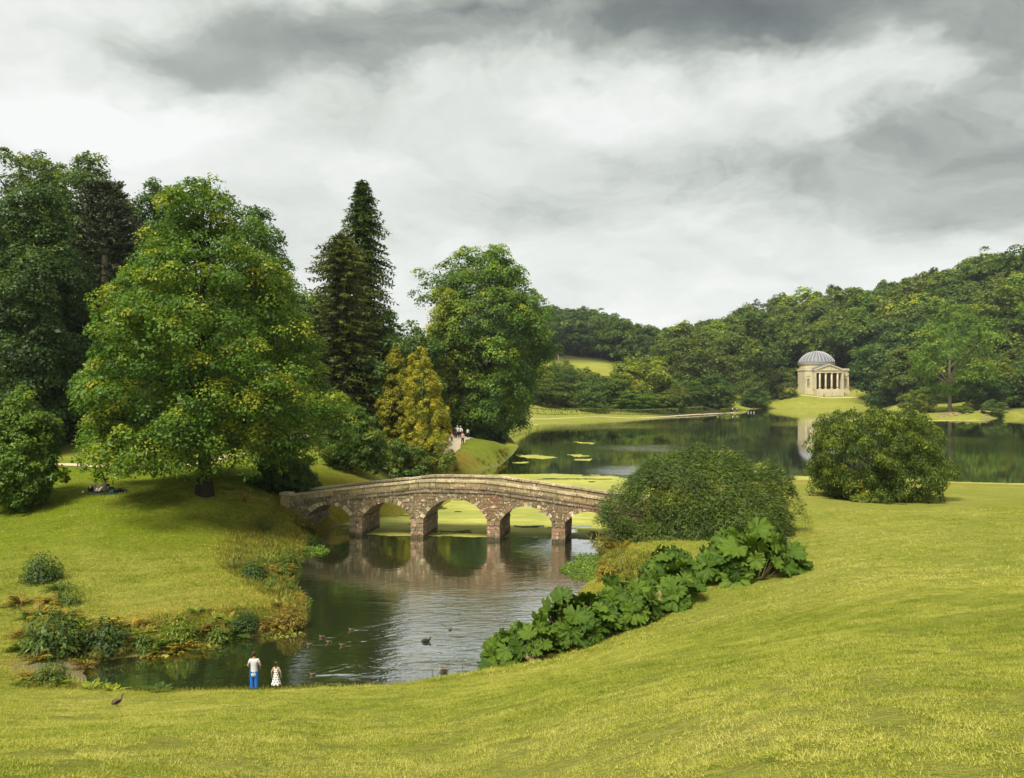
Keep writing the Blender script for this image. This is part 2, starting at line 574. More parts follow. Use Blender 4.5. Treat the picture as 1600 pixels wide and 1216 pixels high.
ground_me.attributes.new('blades', 'FLOAT', 'POINT').data.foreach_set('value', gd.astype(np.float32))
gt = (_y > 29) * (_y < 64) * (SD > 0.5) * (np.abs(_x) < 0.66 * np.maximum(_y, 0) + 3) * (mud < .3) * (0.35 + 0.65 * np.clip(dry * 2 + (_x < -4) * np.clip((52 - _y) / 8, 0, 1), 0, 1))
ground_me.attributes.new('tufts', 'FLOAT', 'POINT').data.foreach_set('value', gt.astype(np.float32))

m_ground, t = new_mat('meadow_ground')
pos = t.n('ShaderNodeNewGeometry').outputs['Position']
big = t.noise(pos, 0.10, 4, 0.6)
midn = t.noise(pos, 0.55, 5, 0.65)
stretch = t.vm('MULTIPLY', pos, (1.0, 2.2, 1.0))
fine = t.noise(stretch, 4.5, 6, 0.75)
tuft = t.noise(pos, 1.9, 5, 0.7, 0.6)
grn = t.mix(midn, (0.080, 0.135, 0.006), (0.185, 0.215, 0.014))
yel = t.mix(midn, (0.210, 0.214, 0.036), (0.335, 0.322, 0.085))
k = t.m('ADD', t.m('MULTIPLY_ADD', t.m('SUBTRACT', big, 0.5), 1.2, 0.60), t.m('MULTIPLY', t.m('SUBTRACT', tuft, 0.5), 1.0), clamp=True)
k = t.m('SUBTRACT', k, t.m('MULTIPLY', t.attr('lush'), 0.62), clamp=True)
c = t.mix(k, grn, yel)
brown = t.mix(tuft, (0.16, 0.085, 0.014), (0.36, 0.24, 0.045))
c = t.mix(t.m('MULTIPLY', t.attr('dry'), t.mapr(tuft, .35, .62, 0, .95), clamp=True), c, brown)
ang = math.radians(18)
spg = t.n('ShaderNodeSeparateXYZ', (pos,)).outputs
along = t.m('ADD', t.m('MULTIPLY', spg[0], math.cos(ang)), t.m('MULTIPLY', spg[1], math.sin(ang)))
across = t.m('ADD', t.m('MULTIPLY', spg[0], -math.sin(ang)), t.m('MULTIPLY', spg[1], math.cos(ang)))
mow = t.noise(t.n('ShaderNodeCombineXYZ', (t.m('MULTIPLY', along, .16), t.m('MULTIPLY', across, 1.5), 0.0)).outputs[0], 1.0, 4, .65)
c = t.mix(0.8, c, t.ramp(mow, [(.3, .84), (.5, 1.0), (.7, 1.13)]), 'MULTIPLY')
c = t.mix(0.75, c, t.ramp(fine, [(0.22, .30), (0.5, .95), (0.78, 1.65)]), 'MULTIPLY')
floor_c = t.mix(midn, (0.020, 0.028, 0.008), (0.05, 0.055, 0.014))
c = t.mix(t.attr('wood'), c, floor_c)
mudc = t.mix(fine, (0.12, 0.10, 0.055), (0.27, 0.23, 0.12))
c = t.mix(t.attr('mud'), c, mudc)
hgt = t.m('MULTIPLY_ADD', tuft, 1.6, fine)
t.out(pbsdf(t, c, 0.95, t.bump(hgt, 0.9, 0.16), 0.04))
ground = link('ground', ground_me, m_ground)
tag(ground, 'rolling meadow of yellow-green grass with wooded hills behind', kind='structure')

# ------------------------------------------------------------------ water
DUCKS = [(666, 1003, -1, 'dark'), (703, 984, 1, 'brown'), (692, 1049, -1, 'pale'),
         (503, 996, -1, 'young'), (514, 1004, -1, 'young'), (535, 1009, -1, 'young'), (484, 1008, -1, 'young'), (549, 985, -1, 'young'), (489, 1055, -1, 'young')]
_wx = steps((-26, [(-15, 1.2), (8, 0.09), (16, .8)]))
_wy = steps((29, [(29.4, .4), (44, 0.09), (62, .9)]))
wgx, wgy = np.meshgrid(_wx, _wy)
wz = np.zeros_like(wgx)
for (u, v, sgn, kind) in DUCKS:
    if kind in ('brown',): continue
    x0, y0 = Wp(u, v)
    if kind == 'pale': sx, sy = -1.0, -0.15
    elif kind == 'dark': sx, sy = 1.0, 0.25
    else: sx, sy = -0.93, -0.42
    bx = -((wgx - x0) * sx + (wgy - y0) * sy)              # distance behind the bird
    sx_, sy_ = -sy, sx
    lat = np.abs((wgx - x0) * sx_ + (wgy - y0) * sy_)
    wave = np.cos((lat - 0.30 * bx) * 14) * np.exp(-((lat - 0.30 * bx) / 0.22) ** 2)
    wz += 0.011 * wave * (bx > -0.2) * np.exp(-np.maximum(bx, 0) / 2.6) * np.clip((bx + .2) * 3, 0, 1)
pond_sd = wz
idx = np.arange(wgx.size).reshape(wgx.shape)
wf = np.stack([idx[:-1, :-1], idx[:-1, 1:], idx[1:, 1:], idx[1:, :-1]], -1).reshape(-1, 4)
wv = np.stack([wgx.ravel(), wgy.ravel(), wz.ravel()], -1)
# the lake joins the pond edge to edge
x0, x1, y0, y1 = _wx[0], _wx[-1], _wy[0], _wy[-1]
b = len(wv)
extra = []
ex = np.array([-60, x0, x1, 420.0]); ey = np.array([20, y0, y1, 400.0])
ei = {}
for j, yy in enumerate(ey):
    for i, xx in enumerate(ex):
        ei[(i, j)] = b + len(extra); extra.append((xx, yy, 0.0))
ef = [[ei[(i, j)], ei[(i + 1, j)], ei[(i + 1, j + 1)], ei[(i, j + 1)]] for j in range(3) for i in range(3) if (i, j) != (1, 1)]
water_me = mesh_np('water', np.concatenate([wv, np.array(extra)]), np.concatenate([wf, np.array(ef)]), smooth=True)
m_water, t = new_mat('lake_water')
pos = t.n('ShaderNodeNewGeometry').outputs['Position']
sp = t.n('ShaderNodeSeparateXYZ', (pos,)).outputs


def gauss_xy(t, sp, cx, cy, sx, sy):
    ax = t.m('DIVIDE', t.m('SUBTRACT', sp[0], cx), sx)
    ay = t.m('DIVIDE', t.m('SUBTRACT', sp[1], cy), sy)
    return t.m('EXPONENT', t.m('MULTIPLY', t.m('ADD', t.m('MULTIPLY', ax, ax), t.m('MULTIPLY', ay, ay)), -1.0))


breeze = None           # patches of water roughened by the breeze
for (u, v, rx, ry, a) in ((1040, 700, 14, 8, .42), (1000, 667.5, 22, 16, .38), (1180, 663, 34, 14, .25), (1010, 735, 6, 6, .5), (1530, 690, 14, 22, .22),
                          (715, 985, 3.6, 6.5, .8), (845, 865, 2.2, 3.5, .9), (690, 1045, 3.4, 3.0, .7), (850, 925, 3.0, 4.0, .8)):
    cx, cy = Wp(u, v)
    g = t.m('MULTIPLY', gauss_xy(t, sp, cx, cy, rx, ry), a)
    breeze = g if breeze is None else t.m('MAXIMUM', breeze, g)
pst = t.vm('MULTIPLY', pos, (0.45, 1.0, 1.0))
pn = t.noise(t.vm('MULTIPLY', pos, (0.25, 1.0, 1.0)), 0.12, 4, 0.6)
breeze = t.m('MULTIPLY', t.mapr(pn, .35, .52, 0.4, 1.0), breeze)
rip = t.noise(pst, 3.2, 3, 0.55, 0.4)
rip2 = t.noise(pst, 0.9, 2, 0.5, 0.3)
rip3 = t.noise(pos, 9.0, 2, 0.5)
calm = t.mapr(sp[1], 52, 75, 1.0, 0.10)          # the sheltered lake lies flatter than the pond
h = t.m('ADD', t.m('MULTIPLY', rip, t.m('MULTIPLY_ADD', breeze, 0.055, t.m('MULTIPLY', calm, 0.0045))), t.m('MULTIPLY', rip2, t.m('MULTIPLY_ADD', breeze, 0.06, t.m('MULTIPLY', calm, 0.008))))
h = t.m('MULTIPLY_ADD', rip3, t.m('MULTIPLY_ADD', breeze, 0.008, t.m('MULTIPLY', calm, 0.0006)), h)
nrm = t.bump(h, 1.0, 1.0)
murk = t.mix(t.noise(pos, 0.25, 3, 0.5), (0.014, 0.020, 0.007), (0.024, 0.029, 0.011))
face = t.n('ShaderNodeLayerWeight', {'Blend': 0.5, 'Normal': nrm}).outputs['Facing']
refl = t.m('MULTIPLY_ADD', t.m('POWER', face, 1.2), 0.94, 0.02, clamp=True)
body = t.n('ShaderNodeBsdfDiffuse', {'Color': murk, 'Normal': nrm}).outputs[0]
gl = t.n('ShaderNodeBsdfGlossy', {'Color': (1, 1, 1, 1), 'Roughness': 0.04, 'Normal': nrm}).outputs[0]
t.out(t.n('ShaderNodeMixShader', (refl, body, gl)).outputs[0])
water = link('water', water_me, m_water)
tag(water, 'still dark green lake and pond under the stone bridge', kind='structure')

# ------------------------------------------------------------------ stone bridge
def stone_mat(name, base, red, pale, red_amt=0.4, lichen=0.5, moss=0.3, sc=1.0):
    m, t = new_mat(name)
    pos = t.n('ShaderNodeNewGeometry').outputs['Position']
    rnd = t.n('ShaderNodeObjectInfo').outputs['Random']
    a = t.noise(pos, 0.9 * sc, 5, 0.65)
    b_ = t.noise(t.vm('ADD', pos, (3.1, 8.2, 1.7)), 3.4 * sc, 4, 0.65)
    f_ = t.noise(pos, 14 * sc, 3, 0.6)
    c = t.mix(b_, tuple(x * .55 for x in base), tuple(x * 1.45 for x in base))
    east = t.m('MULTIPLY_ADD', t.n('ShaderNodeSeparateXYZ', (pos,)).outputs[0], .010, .035)
    c = t.mix(t.mapr(t.m('ADD', east, t.m('MULTIPLY_ADD', t.m('SUBTRACT', rnd, .5), .25, a)), .5 - .2 * red_amt, .62, 0, red_amt + .35), c, t.mix(f_, tuple(x * .6 for x in red), tuple(x * 1.3 for x in red)))
    spots = t.noise(pos, 5.0 * sc, 3, 0.7, 0.8)
    c = t.mix(t.mapr(spots, .60 - .06 * lichen, .68 - .04 * lichen, 0, .85), c, pale)
    ms = t.noise(t.vm('ADD', pos, (11, 4, 6)), 1.7 * sc, 5, 0.7)
    c = t.mix(t.mapr(ms, .62 - .15 * moss, .72, 0, .8), c, (0.055, 0.050, 0.014))
    c = t.mix(1.0, c, t.ramp(rnd, [(0, .66), (1, 1.30)]), 'MULTIPLY')
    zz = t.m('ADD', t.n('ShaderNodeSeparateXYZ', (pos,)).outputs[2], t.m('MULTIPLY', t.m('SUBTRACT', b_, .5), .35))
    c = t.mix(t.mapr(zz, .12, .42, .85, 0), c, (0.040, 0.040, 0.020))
    hh = t.m('ADD', b_, t.m('MULTIPLY', f_, .4))
    t.out(pbsdf(t, c, 0.9, t.bump(hh, 0.8, 0.05), 0.2))
    return m


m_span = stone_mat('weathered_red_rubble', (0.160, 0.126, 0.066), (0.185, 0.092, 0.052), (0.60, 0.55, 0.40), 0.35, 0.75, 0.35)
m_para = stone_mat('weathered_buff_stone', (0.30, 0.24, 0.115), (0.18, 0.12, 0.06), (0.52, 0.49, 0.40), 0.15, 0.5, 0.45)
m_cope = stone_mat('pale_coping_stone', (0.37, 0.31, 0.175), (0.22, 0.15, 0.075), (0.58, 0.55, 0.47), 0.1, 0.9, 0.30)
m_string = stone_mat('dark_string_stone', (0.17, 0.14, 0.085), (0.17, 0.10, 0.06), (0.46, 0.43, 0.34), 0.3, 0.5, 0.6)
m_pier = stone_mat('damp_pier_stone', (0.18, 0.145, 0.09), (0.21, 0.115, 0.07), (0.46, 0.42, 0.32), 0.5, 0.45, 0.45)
m_gravel = simple_mat('pale_gravel', (0.46, 0.39, 0.27), 0.95, 0.2, 5, bump=0.02)

BA = math.radians(-10.5)
BR = empty('stone_bridge', (-3.95, 59.85, 0), BA)
tag(BR, 'old stone bridge with five round arches and lichen spotted parapets', 'bridge')
BW = 3.7
br = random.Random(4)


def z_top(x):
    a = abs(x)
    z = 4.18 - 0.128 * max(0.0, a - 2.6)
    if a < 5: z -= 0.05 * (1 - math.cos(math.pi * max(0, min(1, a / 5)))) * .4
    return z


def z_str(x): return z_top(x) - 0.48      # top of the string course
def z_strb(x): return z_top(x) - 0.86     # underside of it


PIERS = [-7.45, -2.85, 2.71, 7.30]
ARCH = []
for xa, xb, crown in ((-11.15, -7.92, 2.2), (-6.98, -3.32, 2.46), (-2.38, 2.24, 2.86), (3.18, 6.83, 2.46), (7.77, 11.0, 2.2)):
    hs = (xb - xa) / 2; rise = crown - 1.38
    R = (hs * hs + rise * rise) / (2 * rise)
    ARCH.append(((xa + xb) / 2, hs, crown - R, R))


def z_low(x):
    for cx, hs, cz, R in ARCH:
        if abs(x - cx) <= hs + 1e-6:
            return cz + math.sqrt(max(0, R * R - (x - cx) ** 2))
    return -0.6


mb = MB()
xs = [-13.2]
for cx, hs, cz, R in ARCH:
    k = 26
    xs += [cx - hs - 0.002] + [cx - hs * math.cos(math.pi * i / k) for i in range(k + 1)] + [cx + hs + 0.002]
xs += [13.2]
for xa, xb in zip(xs[:-1], xs[1:]):
    if xb - xa < 1e-6: continue
    mid = (xa + xb) / 2
    inar = z_low(mid) > 0
    la, lb = (z_low(xa + 1e-5), z_low(xb - 1e-5)) if inar else (-.6, -.6)
    ta, tb = z_strb(xa), z_strb(xb)
    mb.add([(xa, 0, la), (xb, 0, lb), (xb, 0, tb), (xa, 0, ta), (xa, BW, la), (xb, BW, lb), (xb, BW, tb), (xa, BW, ta)],
           [(0, 1, 2, 3), (5, 4, 7, 6), (3, 2, 6, 7), (1, 0, 4, 5)])
mb.build('arch_wall', m_span, BR)
# rubble facing between the arches (real uneven stones, too many and small to pick apart)
mb = MB()
for side in (0, 1):
    z = 1.05
    row = 0
    while z < 4:
        hgt = br.uniform(.17, .27)
        x = -13.0 + br.uniform(0, .3)
        while x < 12.9:
            wd = br.uniform(.22, .52)
            cx_, cz_ = x + wd / 2, z + hgt / 2
            ok = cz_ + hgt / 2 < min(z_strb(x), z_strb(x + wd)) - .01
            for ax, hs, az, R in ARCH:
                for qx in (x, x + wd):
                    for qz in (z, z + hgt):
                        if abs(qx - ax) < hs + .35 and math.hypot(qx - ax, qz - az) < R + .31 and qz < 1.38 + 3: ok = False
            if ok:
                p = br.uniform(.006, .045)
                ya, yb = (-p, .05) if side == 0 else (BW - .05, BW + p)
                j = [br.uniform(-.018, .018) for _ in range(8)]
                mb.prism([(x + .012 + j[0], z + .012 + j[1]), (x + wd - .012 + j[2], z + .012 + j[3]), (x + wd - .012 + j[4], z + hgt - .012 + j[5]), (x + .012 + j[6], z + hgt - .012 + j[7])], ya, yb)
            x += wd
        z += hgt
tag(mb.build('rubble_facing', m_span, BR), kind='stuff')
# arch stones
for ax, hs, az, R in ARCH:
    th = math.asin(min(1, hs / R))
    n = max(11, int(2 * th * R / .30)) | 1
    for side in (0, 1):
        for i in range(n):
            a0, a1 = -th + 2 * th * i / n + .012, -th + 2 * th * (i + 1) / n - .012
            t_ = .30 + br.uniform(-.03, .04)
            pr = br.uniform(.03, .07)
            poly = [(ax + R * math.sin(a0), az + R * math.cos(a0)), (ax + R * math.sin(a1), az + R * math.cos(a1)),
                    (ax + (R + t_) * math.sin(a1), az + (R + t_) * math.cos(a1)), (ax + (R + t_) * math.sin(a0), az + (R + t_) * math.cos(a0))]
            ya, yb = (-pr, .3) if side == 0 else (BW - .3, BW + pr)
            MB().prism(poly[::-1], ya, yb).build('arch_stone', m_cope if br.random() < .42 else m_span, BR)
# courses along both faces
def course(name, mat, zb, zt, ya, yb, ln, gap=.016, jit=.016):
    x = -12.55
    while x < 12.9:
        l = ln * br.uniform(.8, 1.2)
        e = min(13.0, x + l)
        a, b_ = x + gap, e - gap
        d = br.uniform(-jit, jit)
        MB().prism([(a, zb(a) + d * .5), (b_, zb(b_) + d * .5), (b_, zt(b_) + d), (a, zt(a) + d)], ya + br.uniform(-.012, .012), yb + br.uniform(-.012, .012)).build(name, mat, BR)
        x = e
        if e >= 13: break


for s in (0, 1):
    fl = (lambda a, b_: (a, b_)) if s == 0 else (lambda a, b_: (BW - b_, BW - a))
    course('string_stone', m_string, z_strb, lambda x: z_str(x) - .12, *fl(-.10, .30), .95)
    course('string_stone', m_string, lambda x: z_str(x) - .12, z_str, *fl(-.16, .30), 1.15)
    course('parapet_stone', m_para, z_str, lambda x: z_top(x) - .14, *fl(-.02, .32), 1.05)
    course('coping_stone', m_cope, lambda x: z_top(x) - .14, z_top, *fl(-.10, .40), 1.25)
mb = MB()
for i in range(40):
    a, b_ = -13.2 + 26.4 * i / 40, -13.2 + 26.4 * (i + 1) / 40
    mb.add([(a, .3, z_top(a) - .88), (b_, .3, z_top(b_) - .88), (b_, BW - .3, z_top(b_) - .88), (a, BW - .3, z_top(a) - .88)], [(0, 1, 2, 3)])
mb.build('deck', m_gravel, BR)
for pxc in PIERS + [-11.6, 11.45]:
    hw = .47
    pier = MB().box(pxc - hw + .03, pxc + hw - .03, -.08, BW + .08, -1.0, 1.34).build('pier', m_pier, BR)
    z = -.35
    for r in range(6):
        hh = (.26, .29, .31, .27, .30, .26)[r]
        xs2 = [pxc - hw, pxc - hw + br.uniform(.35, .6), pxc + hw]
        for xa, xb in zip(xs2[:-1], xs2[1:]):
            p = br.uniform(.10, .17) + (.05 if r == 5 else 0)
            MB().box(xa + .008, xb - .008, -p, .1, z + .008, z + hh - .008).build('pier_stone', m_pier if br.random() < .7 else m_span, pier)
        y = .1
        while y < BW - .2:
            ln = br.uniform(.5, .9)
            for sx in (-1, 1):
                p = br.uniform(-.01, .05)
                xa, xb = (pxc - hw - p, pxc - .2) if sx < 0 else (pxc + .2, pxc + hw + p)
                MB().box(xa, xb, y + .008, min(BW, y + ln) - .008, z + .008, z + hh - .008).build('pier_stone', m_pier, pier)
            y += ln
        z += hh
ep = MB().box(-13.25, -12.57, -.16, .5, 1.0, z_top(-12.9) - .02).build('end_pillar', m_para, BR)
MB().box(-13.32, -12.50, -.24, .58, z_top(-12.9) - .02, z_top(-12.9) + .14).build('pillar_cap', m_cope, ep)
ep = MB().box(-13.25, -12.57, BW - .5, BW + .16, 1.0, z_top(-12.9) - .02).build('end_pillar', m_para, BR)
MB().box(-13.32, -12.50, BW - .58, BW + .24, z_top(-12.9) - .02, z_top(-12.9) + .14).build('pillar_cap', m_cope, ep)

# low wooden rail where the path meets the bridge
m_rail = simple_mat('grey_weathered_wood', (0.16, 0.13, 0.09), 0.85, .3, 9)
rx, ry = (462 - 800) / F * 65.5, 65.5
rl = empty('path_railing', (rx, ry, ground_z(rx, ry)), math.radians(12))
tag(rl, 'low grey wooden railing at the far left end of the stone bridge', 'railing')
for i in range(5):
    MB().tube([(.32 * i, 0, -.5), (.32 * i + .10, 0, .85)], .035, 6).build('post', m_rail, rl)
MB().tube([(-.1, 0, .86), (1.55, 0, .98)], .04, 6).build('top_rail', m_rail, rl)

# ------------------------------------------------------------------ domed temple
m_lime, t = new_mat('honey_limestone')
pos = t.n('ShaderNodeNewGeometry').outputs['Position']
a = t.noise(pos, 0.5, 5, 0.65)
st = t.noise(t.vm('MULTIPLY', pos, (1.2, 1.2, .18)), 1.1, 4, 0.6)
c = t.mix(a, (0.36, 0.31, 0.19), (0.58, 0.52, 0.36))
c = t.mix(t.mapr(st, .52, .72, 0, .6), c, (0.20, 0.165, 0.10))
t.out(pbsdf(t, c, .85, t.bump(a, .4, .05), .2))
m_lead = simple_mat('grey_lead', (0.115, 0.118, 0.125), 0.6, 0.25, 0.8, 0.4)
m_leadrib = simple_mat('pale_lead_roll', (0.36, 0.36, 0.37), 0.5, 0.15, 1.2, 0.4)
m_dkstone = simple_mat('shade_dark_stone', (0.10, 0.075, 0.045), 0.9, .3, .7)  # shade of the recessed porch put into its wall colour
m_statue = simple_mat('grey_statue_stone', (0.22, 0.20, 0.16), 0.8, .3, 2)

TX = (1294.5 - 800) / F * 400
TZ = 7.35
TR = empty('domed_temple', (TX, 400, TZ), math.radians(4.3))
tag(TR, 'pale domed stone temple with a columned portico on a grassy mound', 'temple')
MB().box(-11.3, 11.1, .9, 16, -4, .5).box(-7.05, 7.05, -1.0, .9, -4, 1.15).build('podium', m_lime, TR)
for i in range(5):
    MB().box(-5.6, 5.6, -1.0 - .38 * (i + 1), -1.0 - .38 * i - .004, -4, 1.0 - .19 * i - .02).build('step', m_lime, TR)
for sx in (-1, 1):
    MB().box(sx * 6.0 - .45, sx * 6.0 + .45, -2.9, -1.004, -4, 1.1).build('stair_wall', m_lime, TR)
for cx in (-3.95, -1.35, 1.30, 3.90):
    col = MB().lathe([(.42, 1.55), (.43, 2.5), (.41, 5), (.36, 8.25)], 16, cx, -.3).build('column', m_lime, TR, True)
    MB().box(cx - .56, cx + .56, -.86, .26, 1.15, 1.33).lathe([(.54, 1.33), (.54, 1.45), (.45, 1.55)], 16, cx, -.3).build('column_base', m_lime, col)
    MB().lathe([(.37, 8.25), (.40, 8.45), (.60, 8.75)], 16, cx, -.3).box(cx - .58, cx + .58, -.88, .28, 8.75, 8.92).build('capital', m_lime, col)
for sx in (-1, 1):
    MB().box(sx * 6.05 - .42, sx * 6.05 + .42, -.7, 1.6, 1.15, 8.92).build('corner_pier', m_lime, TR)
# deep porch behind the columns
MB().box(-5.6, 5.6, 4.4, 4.9, .5, 9.3).box(-6.5, -5.6, 1.6, 4.9, .5, 9.3).box(5.6, 6.5, 1.6, 4.9, .5, 9.3).build('porch_wall', m_dkstone, TR)
MB().box(-1.2, 1.2, 4.25, 4.398, 1.16, 6.2).build('door', simple_mat('dark_oak', (.035, .024, .014), .6), TR)
MB().box(-5.6, 5.6, .9, 4.4, 1.0, 1.15).build('porch_floor', m_lime, TR)
en = MB().box(-6.5, 6.5, -.85, 4.9, 8.92, 9.75).build('entablature', m_lime, TR)
MB().box(-6.58, 6.58, -.93, 4.9, 9.75, 10.0).box(-6.85, 6.85, -1.2, 4.9, 10.0, 10.25).build('cornice', m_lime, en)
pd = MB().prism([(-6.2, 10.25), (6.2, 10.25), (0, 12.75)], -.7, 6).build('pediment', m_lime, TR)
MB().prism([(-6.95, 10.25), (-6.0, 10.25), (0, 12.72), (0, 13.15), (-6.95, 10.45)], -1.2, 6).prism([(6.95, 10.25), (6.95, 10.45), (0, 13.15), (0, 12.72), (6.0, 10.25)], -1.2, 6).build('raking_cornice', m_lime, pd)
MB().add([(-7, -1.1, 10.5), (0, -1.1, 13.2), (0, 7, 13.2), (-7, 7, 10.5), (7, -1.1, 10.5), (7, 7, 10.5)], [(0, 1, 2, 3), (1, 4, 5, 2)]).build('portico_roof', m_lead, TR)
for sx in (-1, 1):
    x0, x1 = (-10.95, -7.16) if sx < 0 else (7.16, 10.75)
    cx = (x0 + x1) / 2 + (.3 if sx > 0 else -.1)
    nw = 0.62
    wg = empty('wing', (0, 0, 0)); wg.parent = TR
    # front wall of the wing with a round headed niche cut through it
    mw = MB()
    zb, zn, zt = .5, 5.6, 10.0
    arc = [(cx + nw * math.cos(q), zn + nw * math.sin(q)) for q in np.linspace(0, math.pi, 9)]
    mw.prism([(x0, zb), (cx - nw, zb), (cx - nw, zn), (x0, zn)], 1.5, 2.3)
    mw.prism([(cx + nw, zb), (x1, zb), (x1, zn), (cx + nw, zn)], 1.5, 2.3)
    mw.prism([(cx - nw, zb), (cx + nw, zb), (cx + nw, 2.6), (cx - nw, 2.6)], 1.51, 2.29)
    mw.prism([(x1, zn), (x1, zt), (cx, zt), (cx, zn + nw)] + [], 1.5, 2.3) if False else None
    for (ax0, az0), (ax1, az1) in zip(arc[:-1], arc[1:]):
        mw.prism([(ax1, az1), (ax0, az0), (ax0, zt), (ax1, zt)], 1.5, 2.3)
    mw.prism([(x0, zn), (cx - nw, zn), (cx - nw, zt), (x0, zt)], 1.502, 2.298)
    mw.prism([(cx + nw, zn), (x1, zn), (x1, zt), (cx + nw, zt)], 1.502, 2.298)
    mw.box(x0, x1, 2.301, 9.5, zb, zt)
    mw.build('wall', m_lime, wg)
    MB().box(x0 - .25, x1 + .25, 1.2, 9.8, 10.0, 10.35).box(x0 - .05, x1 + .05, 1.4, 9.6, 10.35, 11.0).build('cornice', m_lime, wg)
    MB().box(cx - 1.25, cx + 1.25, 1.38, 1.49, 7.1, 8.3).box(cx - .95, cx + .95, 1.30, 1.379, 7.35, 8.0).build('relief_panel', m_lime, wg)
    MB().box(cx - .95, cx + .95, 1.30, 1.49, 2.35, 2.62).box(cx - nw - .22, cx - nw, 1.36, 1.49, 2.62, zn).box(cx + nw, cx + nw + .22, 1.36, 1.49, 2.62, zn).build('niche_surround', m_lime, wg)
    MB().box(x0 + .02, x1 - .02, 1.32, 1.499, .5, 1.4).build('plinth', m_lime, wg)
    q = TR.matrix_basis @ Vector((cx, 1.95, 2.62)) if False else Matrix.Translation((TX, 400, TZ)) @ Matrix.Rotation(math.radians(4.3), 4, 'Z') @ Vector((cx, 1.95, 2.6))
    sm = MB().box(-.3, .3, -.25, .25, 0, .3).lathe([(.26, .3), (.30, .9), (.22, 1.5), (.33, 1.95), (.30, 2.2), (.10, 2.3), (.10, 2.4)], 10).ball((0, 0, 2.55), (.15, .16, .2), 8, 6)
    sm.tube([(.3, 0, 2.15), (.38, -.08, 1.7), (.2, -.25, 1.55)], .08, 6).tube([(-.3, 0, 2.15), (-.36, -.02, 1.7), (-.33, -.1, 1.3)], .08, 6)
    so = sm.build('statue', m_statue, None, True, tuple(q))
    tag(so, 'grey robed statue standing in the niche of the temple wing nearest the round yellow tree' if sx < 0 else 'grey robed statue in the temple wing niche furthest from the round yellow tree', 'statue')
    so.rotation_euler = (0, 0, math.radians(4.3))
DCY = 13.0
MB().lathe([(8.15, -1.5), (8.15, 12.9)], 48, 0, DCY).build('drum', m_lime, TR, False)
MB().lathe([(8.2, 12.9), (8.75, 13.2), (8.85, 13.5), (8.6, 13.55)], 48, 0, DCY).build('drum_cornice', m_lime, TR)
dm = []
RS = (8.3 ** 2 + 5.1 ** 2) / (2 * 5.1)
for i in range(13):
    a = math.asin(8.3 / RS) * (1 - i / 12)
    dm.append((max(.02, RS * math.sin(a)), 14.5 + RS * math.cos(a) - (RS - 5.1)))
dome = MB().lathe([(8.62, 13.55), (8.62, 14.0), (8.5, 14.02), (8.45, 14.5)] + dm, 72, 0, DCY).build('dome', m_lead, TR, True)
MB().lathe([(8.66, 14.02), (8.66, 14.12)], 72, 0, DCY).lathe([(1.1, 19.42), (1.15, 19.6), (.9, 19.75), (.02, 19.9)], 24, 0, DCY).build('dome_crown', m_leadrib, dome)
rib_me = None
for i in range(28):
    q = 2 * math.pi * i / 28
    if rib_me is None:
        rib_me = MB().tube([(r + .04, 0, z + .04) for r, z in dm[:-1]], .15, 5).mesh('rib')
        rib_me.materials.append(m_leadrib)
    o = link('rib', rib_me, None, dome, (0, DCY, 0))
    o.rotation_euler = (0, 0, q)
for o in TR.children:           # the porch is a little broader than first drawn
    if o.name.split('.')[0] in ('step', 'stair_wall', 'column', 'corner_pier', 'porch_wall', 'door', 'porch_floor', 'entablature', 'pediment', 'portico_roof'):
        o.scale.x = 1.1

# ------------------------------------------------------------------ foliage generators
def leafmesh(name, pos, nrm, axis, length, width, tint, fold=0.18):
    """one lozenge leaf per row; leaves carry their own colour pick in 'tint'"""
    pos, nrm, axis = (np.asarray(a, np.float32) for a in (pos, nrm, axis))
    n = len(pos)
    axis = axis - nrm * np.einsum('ij,ij->i', axis, nrm)[:, None]
    axis /= np.linalg.norm(axis, axis=1, keepdims=True) + 1e-9
    side = np.cross(nrm, axis)
    L = np.broadcast_to(np.asarray(length, np.float32), (n,))[:, None]
    Wd = np.broadcast_to(np.asarray(width, np.float32), (n,))[:, None]
    v = np.empty((n, 4, 3), np.float32)
    v[:, 0] = pos - axis * L * .5
    v[:, 1] = pos + side * Wd * .5 + nrm * Wd * fold
    v[:, 2] = pos + axis * L * .5
    v[:, 3] = pos - side * Wd * .5 + nrm * Wd * fold
    f = np.arange(n * 4, dtype=np.int32).reshape(n, 4)
    me = mesh_np(name, v.reshape(-1, 3), f)
    me.attributes.new('tint', 'FLOAT', 'FACE').data.foreach_set('value', np.asarray(tint, np.float32))
    return me


def unit(a):
    return a / (np.linalg.norm(a, axis=1, keepdims=True) + 1e-9)


